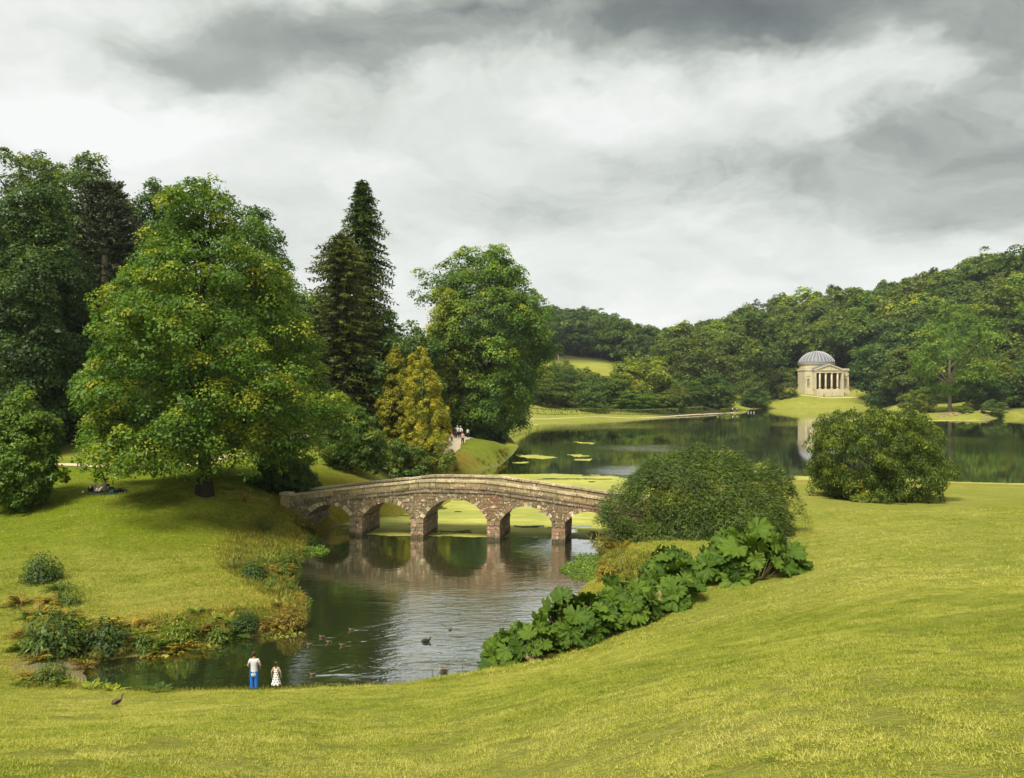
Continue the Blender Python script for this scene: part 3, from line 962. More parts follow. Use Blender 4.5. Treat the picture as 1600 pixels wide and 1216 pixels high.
def clump_points(rng, prof, n, depth=0.14, inner=0.22, lump=0.14, cr=1.0, ry=None):
    """clump centres near the surface of a crown given by rows (z, left radius, right radius)"""
    prof = np.array(prof, float)
    prof = prof[np.argsort(prof[:, 0])]
    zz = np.linspace(prof[0, 0], prof[-1, 0], 200)
    rl, rr = np.interp(zz, prof[:, 0], prof[:, 1]), np.interp(zz, prof[:, 0], prof[:, 2])
    wgt = (rl + rr) / 2 + 0.4
    zi = rng.choice(200, size=n, p=wgt / wgt.sum())
    z = zz[zi] + rng.uniform(-.5, .5, n) * (zz[1] - zz[0])
    ph = rng.uniform(0, 2 * np.pi, n)
    c, s = np.cos(ph), np.sin(ph)
    rx = np.where(c < 0, rl[zi], rr[zi])
    ryy = (rl[zi] + rr[zi]) / 2 if ry is None else ry * (rl[zi] + rr[zi]) / 2
    R = 1 / np.sqrt((c / np.maximum(rx, .05)) ** 2 + (s / np.maximum(ryy, .05)) ** 2)
    R = R * (1 + lump * 2 * vnoise(ph * 1.6 + 40, z / (2.6 * cr) + 10, int(rng.integers(1, 99))))
    fr = 1 - np.abs(rng.normal(0, depth, n))
    inn = rng.random(n) < inner
    fr = np.where(inn, rng.uniform(.25, .9, n), fr)
    rad = np.maximum(0.05, (R - cr * .85)) * fr
    pts = np.stack([rad * c, rad * s, z], -1)
    out = unit(np.stack([c, s, np.full(n, .15)], -1))
    return pts, out, fr


def broadleaf(name, rng, prof, n_clump, cr, per, leaf, tipfrac=0.15, inner=0.22, lump=.14, depth=.14, droop=0.15, aspect=.62, ry=None, flat=.7, topbias=.5, axr=1.0, axo=.6, axz=-.5, nup=.55, bough=8, hollow=None):
    if bough:
        # boughs first, then leaf clumps over the outer and upper side of each bough
        nb = max(8, n_clump // bough)
        br_ = cr * 2.1
        B, bo, bf = clump_points(rng, prof, nb, depth * .8, .12, lump, br_ * .75, ry)
        k = n_clump - int(n_clump * inner)
        bi = rng.integers(0, nb, k)
        dd = unit(rng.normal(0, 1, (k, 3)) + bo[bi] * .9 + np.array([0, 0, .55]))
        bs = br_ * rng.uniform(.55, 1.15, nb)
        C1 = B[bi] + dd * bs[bi][:, None] * np.array([1, 1, .72]) * rng.uniform(.55, 1, (k, 1))
        C2, o2, f2 = clump_points(rng, prof, n_clump - k, depth if bough < 7 and inner > .4 else .3, .5 if bough >= 7 or inner <= .4 else .08, lump, cr * 1.3, ry)
        C = np.concatenate([C1, C2]); out = np.concatenate([unit(bo[bi] * .6 + dd * .6), o2])
        fr = np.concatenate([np.clip(bf[bi] + .1, 0, 1), f2 * .8])
        C[:, 2] = np.maximum(C[:, 2], min(p[0] for p in prof) - .3 * cr)
    else:
        C, out, fr = clump_points(rng, prof, n_clump, depth, inner, lump, cr, ry)
    zmin, zmax = C[:, 2].min(), C[:, 2].max()
    hrel = (C[:, 2] - zmin) / (zmax - zmin + 1e-6)
    out = unit(out + np.stack([0 * hrel, 0 * hrel, np.clip(hrel - .55, 0, 1) * 2.6], -1))
    ctint = np.clip(rng.normal(.38, .13, n_clump), .05, .72)
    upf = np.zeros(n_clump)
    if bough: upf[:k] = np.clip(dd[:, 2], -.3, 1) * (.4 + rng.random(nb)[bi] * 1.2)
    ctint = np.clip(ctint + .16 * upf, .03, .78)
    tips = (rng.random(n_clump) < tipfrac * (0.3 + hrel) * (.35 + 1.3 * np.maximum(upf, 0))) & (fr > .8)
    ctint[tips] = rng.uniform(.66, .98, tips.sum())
    r = cr * rng.uniform(.65, 1.3, n_clump)
    N = n_clump * per
    ci = np.repeat(np.arange(n_clump), per)
    d = unit(rng.normal(0, 1, (N, 3)) + out[ci] * .8 + np.array([0, 0, topbias]))
    pos = C[ci] + d * (r[ci] * rng.uniform(.55, 1.08, N))[:, None] * np.array([1, 1, flat])
    pos[:, 2] -= droop * np.maximum(0, np.linalg.norm((pos - C[ci])[:, :2], axis=1)) ** 1.5
    nrm = unit(d + np.array([0, 0, nup]) + rng.normal(0, .55, (N, 3)))
    ax = unit(rng.normal(0, 1, (N, 3)) * axr + (out[ci] * .5 + d * .5) * axo + np.array([0, 0, axz]))
    # keep the crown to the outline it was given
    pa = np.array(prof, float)
    zt, zlo = pa[:, 0].max(), pa[:, 0].min()
    z9 = np.quantile(pos[:, 2], .997)
    fz = np.clip((pos[:, 2] - zlo) / max(.1, z9 - zlo), 0, None)
    pos[:, 2] = np.where(pos[:, 2] > zlo, zlo + fz * (zt - zlo), pos[:, 2])
    fl, fr2 = pa[:, 1].max() / -np.quantile(pos[:, 0], .003), pa[:, 2].max() / np.quantile(pos[:, 0], .997)
    pos[:, 0] *= np.where(pos[:, 0] < 0, np.clip(fl, .7, 1.2), np.clip(fr2, .7, 1.2))
    if hollow:      # the bare space round the trunk under the boughs
        keep = (np.hypot(pos[:, 0], pos[:, 1]) > hollow[0]) | (pos[:, 2] > hollow[1] + rng.normal(0, .3, N))
        pos, nrm, ax, ci, d = pos[keep], nrm[keep], ax[keep], ci[keep], d[keep]
        N = len(pos)
    L = leaf * rng.uniform(.65, 1.4, N) * np.where(rng.random(N) < .03, 1.7, 1)
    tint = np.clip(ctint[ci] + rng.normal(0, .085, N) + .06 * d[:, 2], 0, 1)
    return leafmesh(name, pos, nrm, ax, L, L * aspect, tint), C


def tubes_np(paths, seg=6):
    """paths: list of (points (k,3), radii (k,)) -> verts, faces"""
    V, Fc = [], []
    b = 0
    ang = np.linspace(0, 2 * np.pi, seg, endpoint=False)
    for pts, rad in paths:
        pts = np.asarray(pts, float); rad = np.asarray(rad, float)
        k = len(pts)
        T = unit(np.gradient(pts, axis=0))
        ref = np.where(np.abs(T[:, 2:3]) > .9, np.array([[1., 0, 0]]), np.array([[0., 0, 1]]))
        A = unit(np.cross(T, ref)); B = np.cross(T, A)
        ring = pts[:, None] + rad[:, None, None] * (A[:, None] * np.cos(ang)[None, :, None] + B[:, None] * np.sin(ang)[None, :, None])
        V.append(ring.reshape(-1, 3))
        i = np.arange(k - 1)[:, None] * seg; j = np.arange(seg)[None]; j2 = (j + 1) % seg
        Fc.append(np.stack([i + j, i + j2, i + seg + j2, i + seg + j], -1).reshape(-1, 4) + b)
        b += k * seg
    return np.concatenate(V), np.concatenate(Fc)


def trunk_path(rng, h, r0, lean=(0, 0), flare=1.6, k=12, top=.25):
    s = np.linspace(0, 1, k)
    pts = np.stack([lean[0] * s ** 1.3 + .12 * r0 * np.sin(s * 5 + 1), lean[1] * s ** 1.3 + .12 * r0 * np.cos(s * 4), h * s], -1)
    pts[0, 2] = -.4
    rad = r0 * (1 - (1 - top) * s) * (1 + (flare - 1) * np.exp(-s * h / (1.3 * r0 + .2)))
    return pts, rad


def limbs(rng, C, n, h0, h1, r0, sag=.1):
    """curved boughs from the trunk out to some of the clumps"""
    out = []
    idx = rng.choice(len(C), size=min(n, len(C)), replace=False)
    for i in idx:
        e = C[i]
        zb = np.clip(e[2] * rng.uniform(.35, .7), h0, h1)
        s = np.linspace(0, 1, 7)
        st = np.array([0, 0, zb])
        mid = st * .5 + e * .5 + np.array([0, 0, .12 * np.linalg.norm(e - st) - sag])
        pts = (1 - s)[:, None] ** 2 * st + 2 * ((1 - s) * s)[:, None] * mid + (s ** 2)[:, None] * e
        out.append((pts, r0 * rng.uniform(.6, 1.1) * (1 - .85 * s) + .012))
    return out


m_bark = simple_mat('grey_brown_bark', (0.055, 0.043, 0.030), 0.95, .45, 3.0, .15, .08)
m_barkpale = simple_mat('pale_bark', (0.20, 0.17, 0.12), 0.9, .35, 3.0, .15, .05)
m_barkdark = simple_mat('dark_bark', (0.030, 0.024, 0.017), 0.95, .4, 3.0, .15, .08)
LM = {
    'maple': leaf_mat('maple_leaves', (0.0144, 0.0469, 0.0031), (0.0886, 0.1759, 0.0083), (0.3115, 0.3167, 0.0166)),
    'plane': leaf_mat('plane_leaves', (0.0382, 0.0927, 0.0079), (0.1648, 0.2628, 0.0171), (0.4162, 0.4019, 0.0264)),
    'lime': leaf_mat('lime_leaves', (0.0633, 0.1113, 0.0076), (0.2277, 0.2719, 0.0177), (0.4301, 0.4048, 0.0380)),
    'dark': leaf_mat('dark_leaves', (0.0160, 0.0416, 0.0080), (0.0672, 0.1248, 0.0160), (0.1440, 0.1920, 0.0224)),
    'beech': leaf_mat('beech_leaves', (0.0208, 0.0550, 0.0053), (0.0897, 0.1498, 0.0118), (0.1794, 0.2140, 0.0184)),
    'olive': leaf_mat('olive_leaves', (0.0282, 0.0540, 0.0048), (0.1086, 0.1535, 0.0119), (0.1917, 0.2132, 0.0154)),
    'rusty': leaf_mat('turning_leaves', (0.0289, 0.0500, 0.0060), (0.1037, 0.1380, 0.0140), (0.1700, 0.1850, 0.0180)),
    'bright': leaf_mat('bright_leaves', (0.0342, 0.0842, 0.0061), (0.1197, 0.2052, 0.0133), (0.2508, 0.2808, 0.0224)),
    'fir': leaf_mat('fir_needles', (0.0236, 0.0525, 0.0090), (0.0919, 0.1418, 0.0203), (0.1575, 0.2035, 0.0293), .3),
    'brownfir': leaf_mat('brown_fir_needles', (0.0288, 0.0420, 0.0076), (0.1035, 0.1270, 0.0194), (0.1530, 0.1766, 0.0302), .3),
    'gold': leaf_mat('golden_needles', (0.0760, 0.0929, 0.0070), (0.3230, 0.3078, 0.0160), (0.5434, 0.4039, 0.0220), .3, hue_noise=.1),
    'araucaria': leaf_mat('scaly_dark_twigs', (0.0130, 0.0234, 0.0065), (0.0546, 0.0702, 0.0182), (0.0975, 0.1105, 0.0208), .05),
    'yew': leaf_mat('yew_shoots', (0.0169, 0.0426, 0.0043), (0.0974, 0.1478, 0.0131), (0.2222, 0.2661, 0.0239), .2, hue_noise=.10),
    'weeping': leaf_mat('weeping_leaves', (0.0283, 0.0584, 0.0060), (0.1349, 0.1840, 0.0132), (0.2829, 0.2856, 0.0240)),
    'fern': leaf_mat('fern_fronds', (0.022, 0.055, 0.006), (0.095, 0.155, 0.013), (0.25, 0.23, 0.02), .3),
    'rust_fern': leaf_mat('rusty_fern_fronds', (0.075, 0.060, 0.008), (0.26, 0.19, 0.02), (0.42, 0.29, 0.03), .3),
    'rush': leaf_mat('rush_blades', (0.06, 0.075, 0.008), (0.21, 0.21, 0.022), (0.38, 0.32, 0.05), .3),
    'weed': leaf_mat('water_weed_leaves', (0.045, 0.095, 0.008), (0.145, 0.23, 0.020), (0.27, 0.32, 0.04), .3),
    'hedge': leaf_mat('hedge_leaves', (0.035, 0.065, 0.006), (0.13, 0.17, 0.012), (0.23, 0.24, 0.02), .3),
}


def make_tree(name, label, loc, crown_me, leafmat, trunk_paths, bark, group=None, rz=0, cat='tree', crown_name='crown'):
    root = empty(name, loc, rz)
    tag(root, label, cat, group)
    if trunk_paths:
        main, rest = trunk_paths[0], trunk_paths[1:]
        v, f = tubes_np([main], 10)
        link('trunk', mesh_np('trunk', v, f, True), bark, root)
        if rest:
            v, f = tubes_np(rest, 6)
            tag(link('branches', mesh_np('branches', v, f, True), bark, root), kind='stuff')
    link(crown_name, crown_me, leafmat, root)
    return root


def pxprof(rows, u0, d, zb):
    """rows (v, u_left, u_right) in the photo -> (height above base, left, right) in metres"""
    s = d / F
    return [(CZ - (v - YH) * s - zb, max(.05, (u0 - a) * s), max(.05, (b_ - u0) * s)) for v, a, b_ in rows]


def photo_tree(name, label, u0, d, rows, mat, seed, n_clump, cr, per, leaf, bark=None, r0=.4, n_limb=14, dz=0.0, group=None, **kw):
    rng = np.random.default_rng(seed)
    loc = on_ground(u0, d, dz)
    prof = pxprof(rows, u0, d, loc[2])
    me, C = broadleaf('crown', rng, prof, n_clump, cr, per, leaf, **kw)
    h = max(p[0] for p in prof)
    tp = [trunk_path(rng, h * .8, r0)] + limbs(rng, C, n_limb, h * .15, h * .75, r0 * .35)
    return make_tree(name, label, loc, me, LM[mat], tp, bark or m_bark, group)


# ------------------------------------------------------------------ the big trees one can tell apart
photo_tree('maple_tree', 'huge spreading green tree with yellow tips over the picnickers', 318, 60.3,
           [(290, 285, 335), (304, 250, 362), (330, 222, 394), (365, 196, 430), (420, 178, 460), (470, 170, 480), (490, 162, 492), (520, 155, 502), (560, 166, 530), (600, 160, 538),
            (650, 138, 540), (690, 132, 530), (712, 138, 515), (730, 180, 490)],
           'maple', 11, 1500, 1.05, 105, .205, m_barkdark, .46, 26, tipfrac=.07, inner=.34, lump=.2, droop=.2, depth=.09, flat=.62, hollow=(3.6, 3.3))
photo_tree('plane_tree', 'tall rounded green tree standing by the lake promontory and path', 765, 162,
           [(390, 735, 755), (400, 700, 782), (412, 685, 796), (440, 670, 812), (470, 670, 840), (490, 668, 858), (530, 664, 862), (560, 662, 856), (600, 655, 846), (640, 668, 836),
            (668, 700, 815), (685, 745, 802)],
           'plane', 12, 1300, 1.8, 95, .42, m_barkdark, .6, 14, tipfrac=.12, lump=.2, droop=.1, bough=5, inner=.42)
photo_tree('lime_tree', 'yellow-green tree in front of the tall rounded lakeside tree', 702, 156,
           [(450, 695, 708), (465, 676, 726), (500, 670, 740), (540, 667, 744), (580, 664, 742), (620, 668, 735), (655, 690, 725)],
           'lime', 13, 230, 1.7, 90, .38, m_barkdark, .35, 8, tipfrac=.15)
photo_tree('beech_tree', 'dark drooping tree behind the bright shrub at the meadow edge', 62, 82,
           [(300, 40, 70), (330, -10, 92), (400, -30, 112), (460, -40, 128), (520, -40, 136), (570, -40, 130), (620, -40, 136), (670, -40, 132), (700, -30, 100)],
           'dark', 14, 760, 1.3, 85, .29, m_barkdark, .6, 12, tipfrac=.05, lump=.18, droop=.3)
photo_tree('shrub_tree', 'bright green leafy shrub tree at the left meadow edge', 36, 58,
           [(612, 28, 48), (630, 0, 66), (660, -20, 82), (700, -30, 92), (740, -30, 98), (775, -25, 84), (788, -10, 60)],
           'bright', 15, 380, .62, 80, .2, m_bark, .2, 8, tipfrac=.12, bough=4, inner=.45)
photo_tree('dark_tree', 'dark leafy tree filling the shade left of the huge green tree', 120, 90,
           [(480, 100, 150), (520, 70, 190), (580, 60, 215), (640, 60, 215), (690, 70, 200)], 'dark', 16, 420, 1.3, 60, .36, m_barkdark, .4, 6, tipfrac=.03)
photo_tree('oak_tree', 'dark rounded tree crown rising behind the monkey puzzle', 150, 112,
           [(252, 130, 165), (268, 92, 190), (300, 70, 214), (350, 62, 226), (420, 62, 235), (500, 70, 235), (600, 80, 220)], 'dark', 17, 800, 1.6, 80, .38, m_barkdark, .6, 6, tipfrac=.06)
photo_tree('ash_tree', 'thin topped tree at the top left edge of the wood', 52, 118,
           [(242, 40, 78), (255, 10, 105), (290, -20, 118), (360, -40, 125), (450, -40, 125), (560, -30, 120)], 'beech', 18, 640, 1.5, 75, .36, m_barkdark, .5, 6, tipfrac=.05, lump=.35)
photo_tree('oak_tree', 'dark small crowned tree between the monkey puzzle and the huge tree', 238, 116,
           [(290, 225, 250), (300, 212, 268), (320, 200, 276), (360, 190, 290), (450, 185, 300), (560, 190, 300)], 'dark', 19, 460, 1.5, 75, .38, m_barkdark, .5, 6, tipfrac=.02)
photo_tree('oak_tree', 'dark tree showing behind the right shoulder of the huge tree', 392, 98,
           [(330, 372, 398), (350, 350, 418), (380, 335, 440), (420, 330, 456), (450, 330, 464), (500, 330, 478), (560, 330, 480), (650, 340, 470)], 'dark', 20, 540, 1.3, 70, .34, m_barkdark, .5, 6, tipfrac=.04)
photo_tree('dark_tree', 'dark tree squeezed between the huge tree and the brownish conifer', 494, 110,
           [(462, 485, 502), (480, 462, 525), (530, 448, 545), (600, 440, 560), (690, 445, 555)], 'dark', 29, 320, 1.3, 60, .38, m_barkdark, .4, 5, tipfrac=.02)
photo_tree('holm_oak', 'dark broad evergreen tree at the foot of the tall conifers', 596, 104,
           [(488, 585, 605), (500, 560, 618), (520, 530, 636), (550, 510, 650), (600, 500, 656), (650, 505, 650), (690, 520, 640)], 'dark', 21, 380, 1.3, 56, .38, m_barkdark, .4, 6, tipfrac=.03)
photo_tree('holm_oak', 'dark tree in the gap between the conifers and the lakeside tree', 650, 150,
           [(505, 640, 655), (515, 622, 672), (540, 610, 690), (600, 605, 700), (660, 620, 690)], 'dark', 22, 260, 1.7, 50, .5, m_barkdark, .4, 6, tipfrac=.03)
photo_tree('dark_tree', 'shadowy tree behind the walkers on the sandy path', 712, 176,
           [(560, 700, 730), (580, 670, 760), (630, 665, 775), (672, 680, 760)], 'dark', 23, 200, 1.5, 50, .46, m_barkdark, .4, 4, tipfrac=.0)
# evergreen shrubs under the trees
photo_tree('rhododendron', 'rounded dark green bush right of the huge tree', 548, 80,
           [(636, 538, 560), (645, 522, 580), (665, 508, 596), (690, 500, 604), (715, 498, 606), (730, 510, 600)], 'beech', 24, 300, .65, 60, .24, m_bark, .15, 5, tipfrac=.08, flat=.6, bough=4, inner=.45)
photo_tree('shrub', 'low mixed shrubs at the foot of the golden conifers', 610, 92.5,
           [(688, 590, 630), (700, 575, 652), (720, 570, 668), (742, 578, 672)], 'dark', 25, 140, .6, 55, .24, m_bark, .1, 4, tipfrac=.12)
photo_tree('shrub', 'dark shrub in front of the right golden conifer, beside the bridge parapet', 676, 94,
           [(695, 660, 690), (710, 648, 704), (735, 645, 712), (748, 650, 708)], 'olive', 26, 100, .55, 55, .22, m_bark, .1, 4, tipfrac=.12)
photo_tree('laurel_bush', 'very dark bush behind the left end of the stone bridge', 443, 66,
           [(705, 420, 460), (718, 400, 484), (740, 393, 496), (765, 395, 494), (775, 400, 485)], 'dark', 27, 300, .5, 60, .19, m_bark, .12, 5, tipfrac=.04, bough=4, inner=.45)


def conifer(name, label, u0, d, v_top, rows, mat, seed, step, per_ring, spray, bark, r0, droop=.35, tipup=.1, z0=1.5, group=None, pw=.75, dens=1.0):
    """layered conifer: whorls of sagging boughs carrying rows of flat sprays"""
    rng = np.random.default_rng(seed)
    loc = on_ground(u0, d)
    s = d / F
    h = CZ - (v_top - YH) * s - loc[2]
    prof = np.array(sorted(pxprof(rows, u0, d, loc[2])))
    pos, nrm, ax, L, Wd, T, paths = [], [], [], [], [], [], []
    z = z0
    while z < h - .2:
        rl, rr = np.interp(z, prof[:, 0], prof[:, 1]), np.interp(z, prof[:, 0], prof[:, 2])
        n = per_ring
        off = rng.uniform(0, 6.28)
        for i in range(n):
            ph = off + 6.283 * i / n + rng.normal(0, .2)
            c, sn = math.cos(ph), math.sin(ph)
            R = 1 / math.sqrt((c / max(.1, rl if c < 0 else rr)) ** 2 + (sn / max(.1, (rl + rr) / 2)) ** 2) * rng.uniform(.68, 1.06)
            k = max(3, int(R / (spray * .38) * dens))
            q = np.linspace(.12, 1, k)
            bz = z + rng.normal(0, step * .3) + tipup * R * q - droop * R * q ** 2 + .12 * R * np.clip(q - .75, 0, 1) * 2
            P0 = np.stack([c * R * q, sn * R * q, bz], -1)
            paths.append((np.concatenate([[[0, 0, z]], P0]), np.linspace(.05 + R * .008, .012, k + 1)))
            dirv_ = np.array([c, sn, -droop * .6]); sd_ = np.array([-sn, c, 0])
            ct = np.clip(rng.normal(.4, .16), 0, 1)
            for sgn in (-1, 1, 0, 2):
                a = dirv_[None] * (.75 if sgn in (-1, 1) else 1) + sd_[None] * (sgn if sgn in (-1, 1) else 0) * .9 + rng.normal(0, .22, (k, 3))
                if sgn == 2: a = a * .4 + np.array([0, 0, -.9])
                a = unit(a)
                ln = spray * rng.uniform(.7, 1.25, k) * (1 - .45 * q) * (1.0 if sgn != 2 else .8)
                pos.append(P0 + a * ln[:, None] * .42 + rng.normal(0, .05, (k, 3))); ax.append(a)
                nn = np.array([0, 0, 1.]) + rng.normal(0, .35, (k, 3)) if sgn != 2 else sd_[None] + rng.normal(0, .4, (k, 3))
                nrm.append(unit(nn)); L.append(ln); Wd.append(ln * .36)
                T.append(np.clip(ct + rng.normal(0, .12, k) + .25 * (q - .6), 0, 1))
        z += step * rng.uniform(.8, 1.2) * (1 if z < h * .8 else .7)
    me = leafmesh('crown', np.concatenate(pos), np.concatenate(nrm), np.concatenate(ax), np.concatenate(L), np.concatenate(Wd), np.concatenate(T), .1)
    main = (np.array([[0, 0, -.4], [0, 0, h * .5], [0, 0, h]]), np.array([r0 * 1.3, r0 * .7, .03]))
    return make_tree(name, label, loc, me, LM[mat], [main] + paths, bark, group)


conifer('fir_tree', 'tallest dark pointed conifer above the golden conifers', 567, 108, 284,
        [(284, 562, 572), (320, 541, 592), (360, 526, 606), (400, 514, 618), (430, 514, 614), (470, 511, 620), (500, 508, 630), (600, 505, 632), (690, 510, 630)], 'fir', 31, .62, 10, 1.1, m_barkdark, .5, .42)
conifer('fir_tree', 'brownish layered conifer with a pale bare trunk left of the tallest one', 535, 99, 366,
        [(366, 525, 545), (385, 494, 568), (400, 482, 580), (440, 482, 588), (480, 476, 594), (540, 478, 596), (600, 475, 600), (690, 480, 600)], 'brownfir', 32, .72, 10, 1.1, m_barkpale, .42, .22, .05)
for nm, u0, d, rows, sd_ in (('golden cypress, the one further left and behind, burnt orange at its tip', 617, 99, [(547, 612, 624), (565, 602, 634), (600, 592, 645), (640, 588, 650), (690, 586, 650), (728, 590, 648)], 41),
                             ('golden cypress, the one nearer the sandy path, with dense orange-green plumes', 662, 97, [(546, 650, 656), (562, 640, 668), (595, 632, 684), (640, 628, 698), (690, 626, 708), (738, 632, 708)], 42)):
    photo_tree('golden_cypress', nm, u0, d, rows, 'gold', sd_, 400, .48, 80, .23, m_bark, .2, 6, tipfrac=.12, inner=.08, lump=.16, depth=.07, droop=.25, aspect=.34, flat=.8, axr=.6, axo=1.1, axz=.1, bough=0)


def monkey_puzzle(u0, d, seed):
    rng = np.random.default_rng(seed)
    loc = on_ground(u0, d)
    s = d / F
    h = CZ - (284 - YH) * s - loc[2]
    zb = CZ - (510 - YH) * s - loc[2]
    rmax = 70 * s
    ropes = []
    pos, nrm, ax, L, Wd, T = [], [], [], [], [], []
    for i in range(230):
        q = rng.random() ** .8
        z = zb + (h - zb) * q
        R = rmax * math.sin(min(1, (1.06 - q) * 1.25) * math.pi / 2) * rng.uniform(.75, 1.08)
        ph = rng.uniform(0, 6.283)
        k = 9
        e = np.linspace(0, 1, k)
        dz_ = (.25 * (q - .35)) * R * e - (.95 - .7 * q) * R * e ** 2 * .55 + .32 * R * e ** 4
        ph_ = ph + .25 * rng.normal() * e ** 2
        pts = np.stack([np.cos(ph_) * R * e, np.sin(ph_) * R * e, z + dz_], -1)
        twigs = [pts]
        for j in range(7):
            a = int(rng.integers(3, k - 1))
            ln = rng.uniform(.8, 1.9)
            an = ph + rng.choice([-1, 1]) * rng.uniform(.5, 1.0)
            e2 = np.linspace(0, 1, 5)
            twigs.append(pts[a] + np.stack([np.cos(an) * ln * e2, np.sin(an) * ln * e2, -.5 * ln * e2 + .55 * ln * e2 ** 2.5], -1))
        for tw in twigs:
            m = max(5, int(np.linalg.norm(tw[-1] - tw[0]) / .15))
            f_ = np.linspace(.15 if tw is pts else 0, 1, m)
            idx = f_ * (len(tw) - 1)
            c = np.stack([np.interp(idx, np.arange(len(tw)), tw[:, j]) for j in range(3)], -1)
            tg = unit(np.gradient(c, axis=0))
            for r_ in range(3):
                rv = unit(rng.normal(0, 1, (m, 3)) + np.array([0, 0, .5]))
                a = unit(tg + .55 * rv)
                pos.append(c + rv * .07); ax.append(a); nrm.append(unit(rv + .2 * rng.normal(0, 1, (m, 3))))
                L.append(np.full(m, .34)); Wd.append(np.full(m, .15)); T.append(np.clip(rng.normal(.4, .2, m), 0, 1))
    me = leafmesh('crown', np.concatenate(pos), np.concatenate(nrm), np.concatenate(ax), np.concatenate(L), np.concatenate(Wd), np.concatenate(T), .1)
    tr = [(np.array([[0, 0, -.4], [.1, 0, h * .5], [0, 0, h]]), np.array([.65, .45, .08]))]
    make_tree('monkey_puzzle_tree', 'dark spiky monkey puzzle tree with drooping rope-like branches', loc, me, LM['araucaria'], tr, m_barkpale)


monkey_puzzle(163, 93, 51)

# broad evergreen mound and the weeping tree on the near lawn
photo_tree('spreading_yew', 'broad dome-shaped evergreen bush hiding the right end of the bridge', 1095, 53.5,
           [(698, 1070, 1110), (706, 1040, 1150), (718, 1015, 1205), (738, 988, 1234), (768, 960, 1246), (800, 944, 1250), (830, 940, 1248), (848, 956, 1232)],
           'yew', 61, 760, .80, 150, .20, m_bark, .2, 8, tipfrac=.16, inner=.05, depth=.05, lump=.24, droop=.5, aspect=.2, ry=.62, flat=.75, axr=.45, axo=1.3, axz=.0, nup=.9, dz=-.25, bough=0)
photo_tree('weeping_tree', 'weeping domed tree on the lawn between the broad bush and the lake', 1368, 74,
           [(641, 1385, 1425), (650, 1305, 1440), (668, 1275, 1448), (695, 1260, 1455), (720, 1262, 1462), (742, 1270, 1478), (760, 1282, 1482), (772, 1300, 1470)],
           'weeping', 62, 800, .62, 90, .19, m_barkdark, .3, 16, tipfrac=.10, inner=.45, depth=.07, lump=.26, droop=.6, aspect=.45, axr=.5, axo=.2, axz=-1.8, nup=.0, bough=6)
photo_tree('weeping_tree_skirt', 'x', 1360, 72.5, [(735, 1325, 1400), (750, 1312, 1425), (783, 1305, 1440)], 'weeping', 63, 120, .5, 60, .22, m_barkdark, .1, 3, tipfrac=.1, droop=.4, axz=-1.0)
sk = bpy.data.objects.get('weeping_tree_skirt')
wt_ = bpy.data.objects['weeping_tree']
for ch in list(sk.children):
    if ch.name.startswith('crown'):
        ch.name = 'hanging_foliage'; ch.parent = wt_; ch.location = Vector(sk.location) - Vector(wt_.location)
    else:
        bpy.data.objects.remove(ch)
bpy.data.objects.remove(sk)

# ------------------------------------------------------------------ woods: copies of a few grown trees
def variant(seed, kind):
    rng = np.random.default_rng(seed)
    if kind == 'round':
        prof = [(2.5, 4, 4), (5, 6.5, 6.3), (9, 7.6, 7.4), (13, 7.0, 7.2), (16.5, 5.2, 5.0), (19, 2.8, 2.6), (20, .8, .8)]
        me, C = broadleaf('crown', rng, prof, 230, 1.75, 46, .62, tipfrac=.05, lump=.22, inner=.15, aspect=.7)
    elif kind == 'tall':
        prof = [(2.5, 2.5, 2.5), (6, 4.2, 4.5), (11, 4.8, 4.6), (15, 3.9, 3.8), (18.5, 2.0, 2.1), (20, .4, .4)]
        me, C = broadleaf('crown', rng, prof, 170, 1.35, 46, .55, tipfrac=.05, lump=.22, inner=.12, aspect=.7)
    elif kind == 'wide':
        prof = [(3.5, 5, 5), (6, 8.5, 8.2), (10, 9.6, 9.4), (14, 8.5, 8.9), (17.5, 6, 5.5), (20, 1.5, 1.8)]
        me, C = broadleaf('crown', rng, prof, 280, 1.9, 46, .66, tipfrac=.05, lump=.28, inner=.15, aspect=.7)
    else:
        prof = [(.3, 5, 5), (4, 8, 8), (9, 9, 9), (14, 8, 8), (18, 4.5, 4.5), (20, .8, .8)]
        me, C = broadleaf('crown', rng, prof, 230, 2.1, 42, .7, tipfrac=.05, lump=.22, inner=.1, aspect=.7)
    v, f = tubes_np([trunk_path(rng, 15, .42)], 8)
    tr = mesh_np('trunk', v, f, True); tr.materials.append(m_bark)
    lb = limbs(rng, C, 7, 3, 12, .16)
    v, f = tubes_np(lb, 5)
    bl = mesh_np('branches', v, f, True); bl.materials.append(m_bark)
    me.materials.append(LM['beech'])
    return me, tr, bl


VAR = {k: [variant(100 + 10 * i + j, k) for j in range(n)] for i, (k, n) in enumerate((('round', 3), ('tall', 2), ('wide', 2), ('bush', 2)))}


def wood_tree(name, label, x, y, h, kind, mat, rng, group=None, wide=1.0, bush=False, z=None, rz=None):
    me, tr, bl = VAR[kind][int(rng.integers(len(VAR[kind])))]
    root = empty(name, (x, y, (ground_z(x, y) if z is None else z) - .2), rng.uniform(0, 6.28) if rz is None else rz)
    s = h / 20
    root.scale = (s * wide, s * wide, s)
    tag(root, label, 'bush' if bush else 'tree', group)
    for nm, m in (('crown', me), ('trunk', tr), ('branches', bl)):
        o = link(nm, m, None, root)
        if nm == 'crown':
            o.material_slots[0].link = 'OBJECT'
            o.material_slots[0].material = LM[mat]
        if nm == 'branches': tag(o, kind='stuff')
    return root


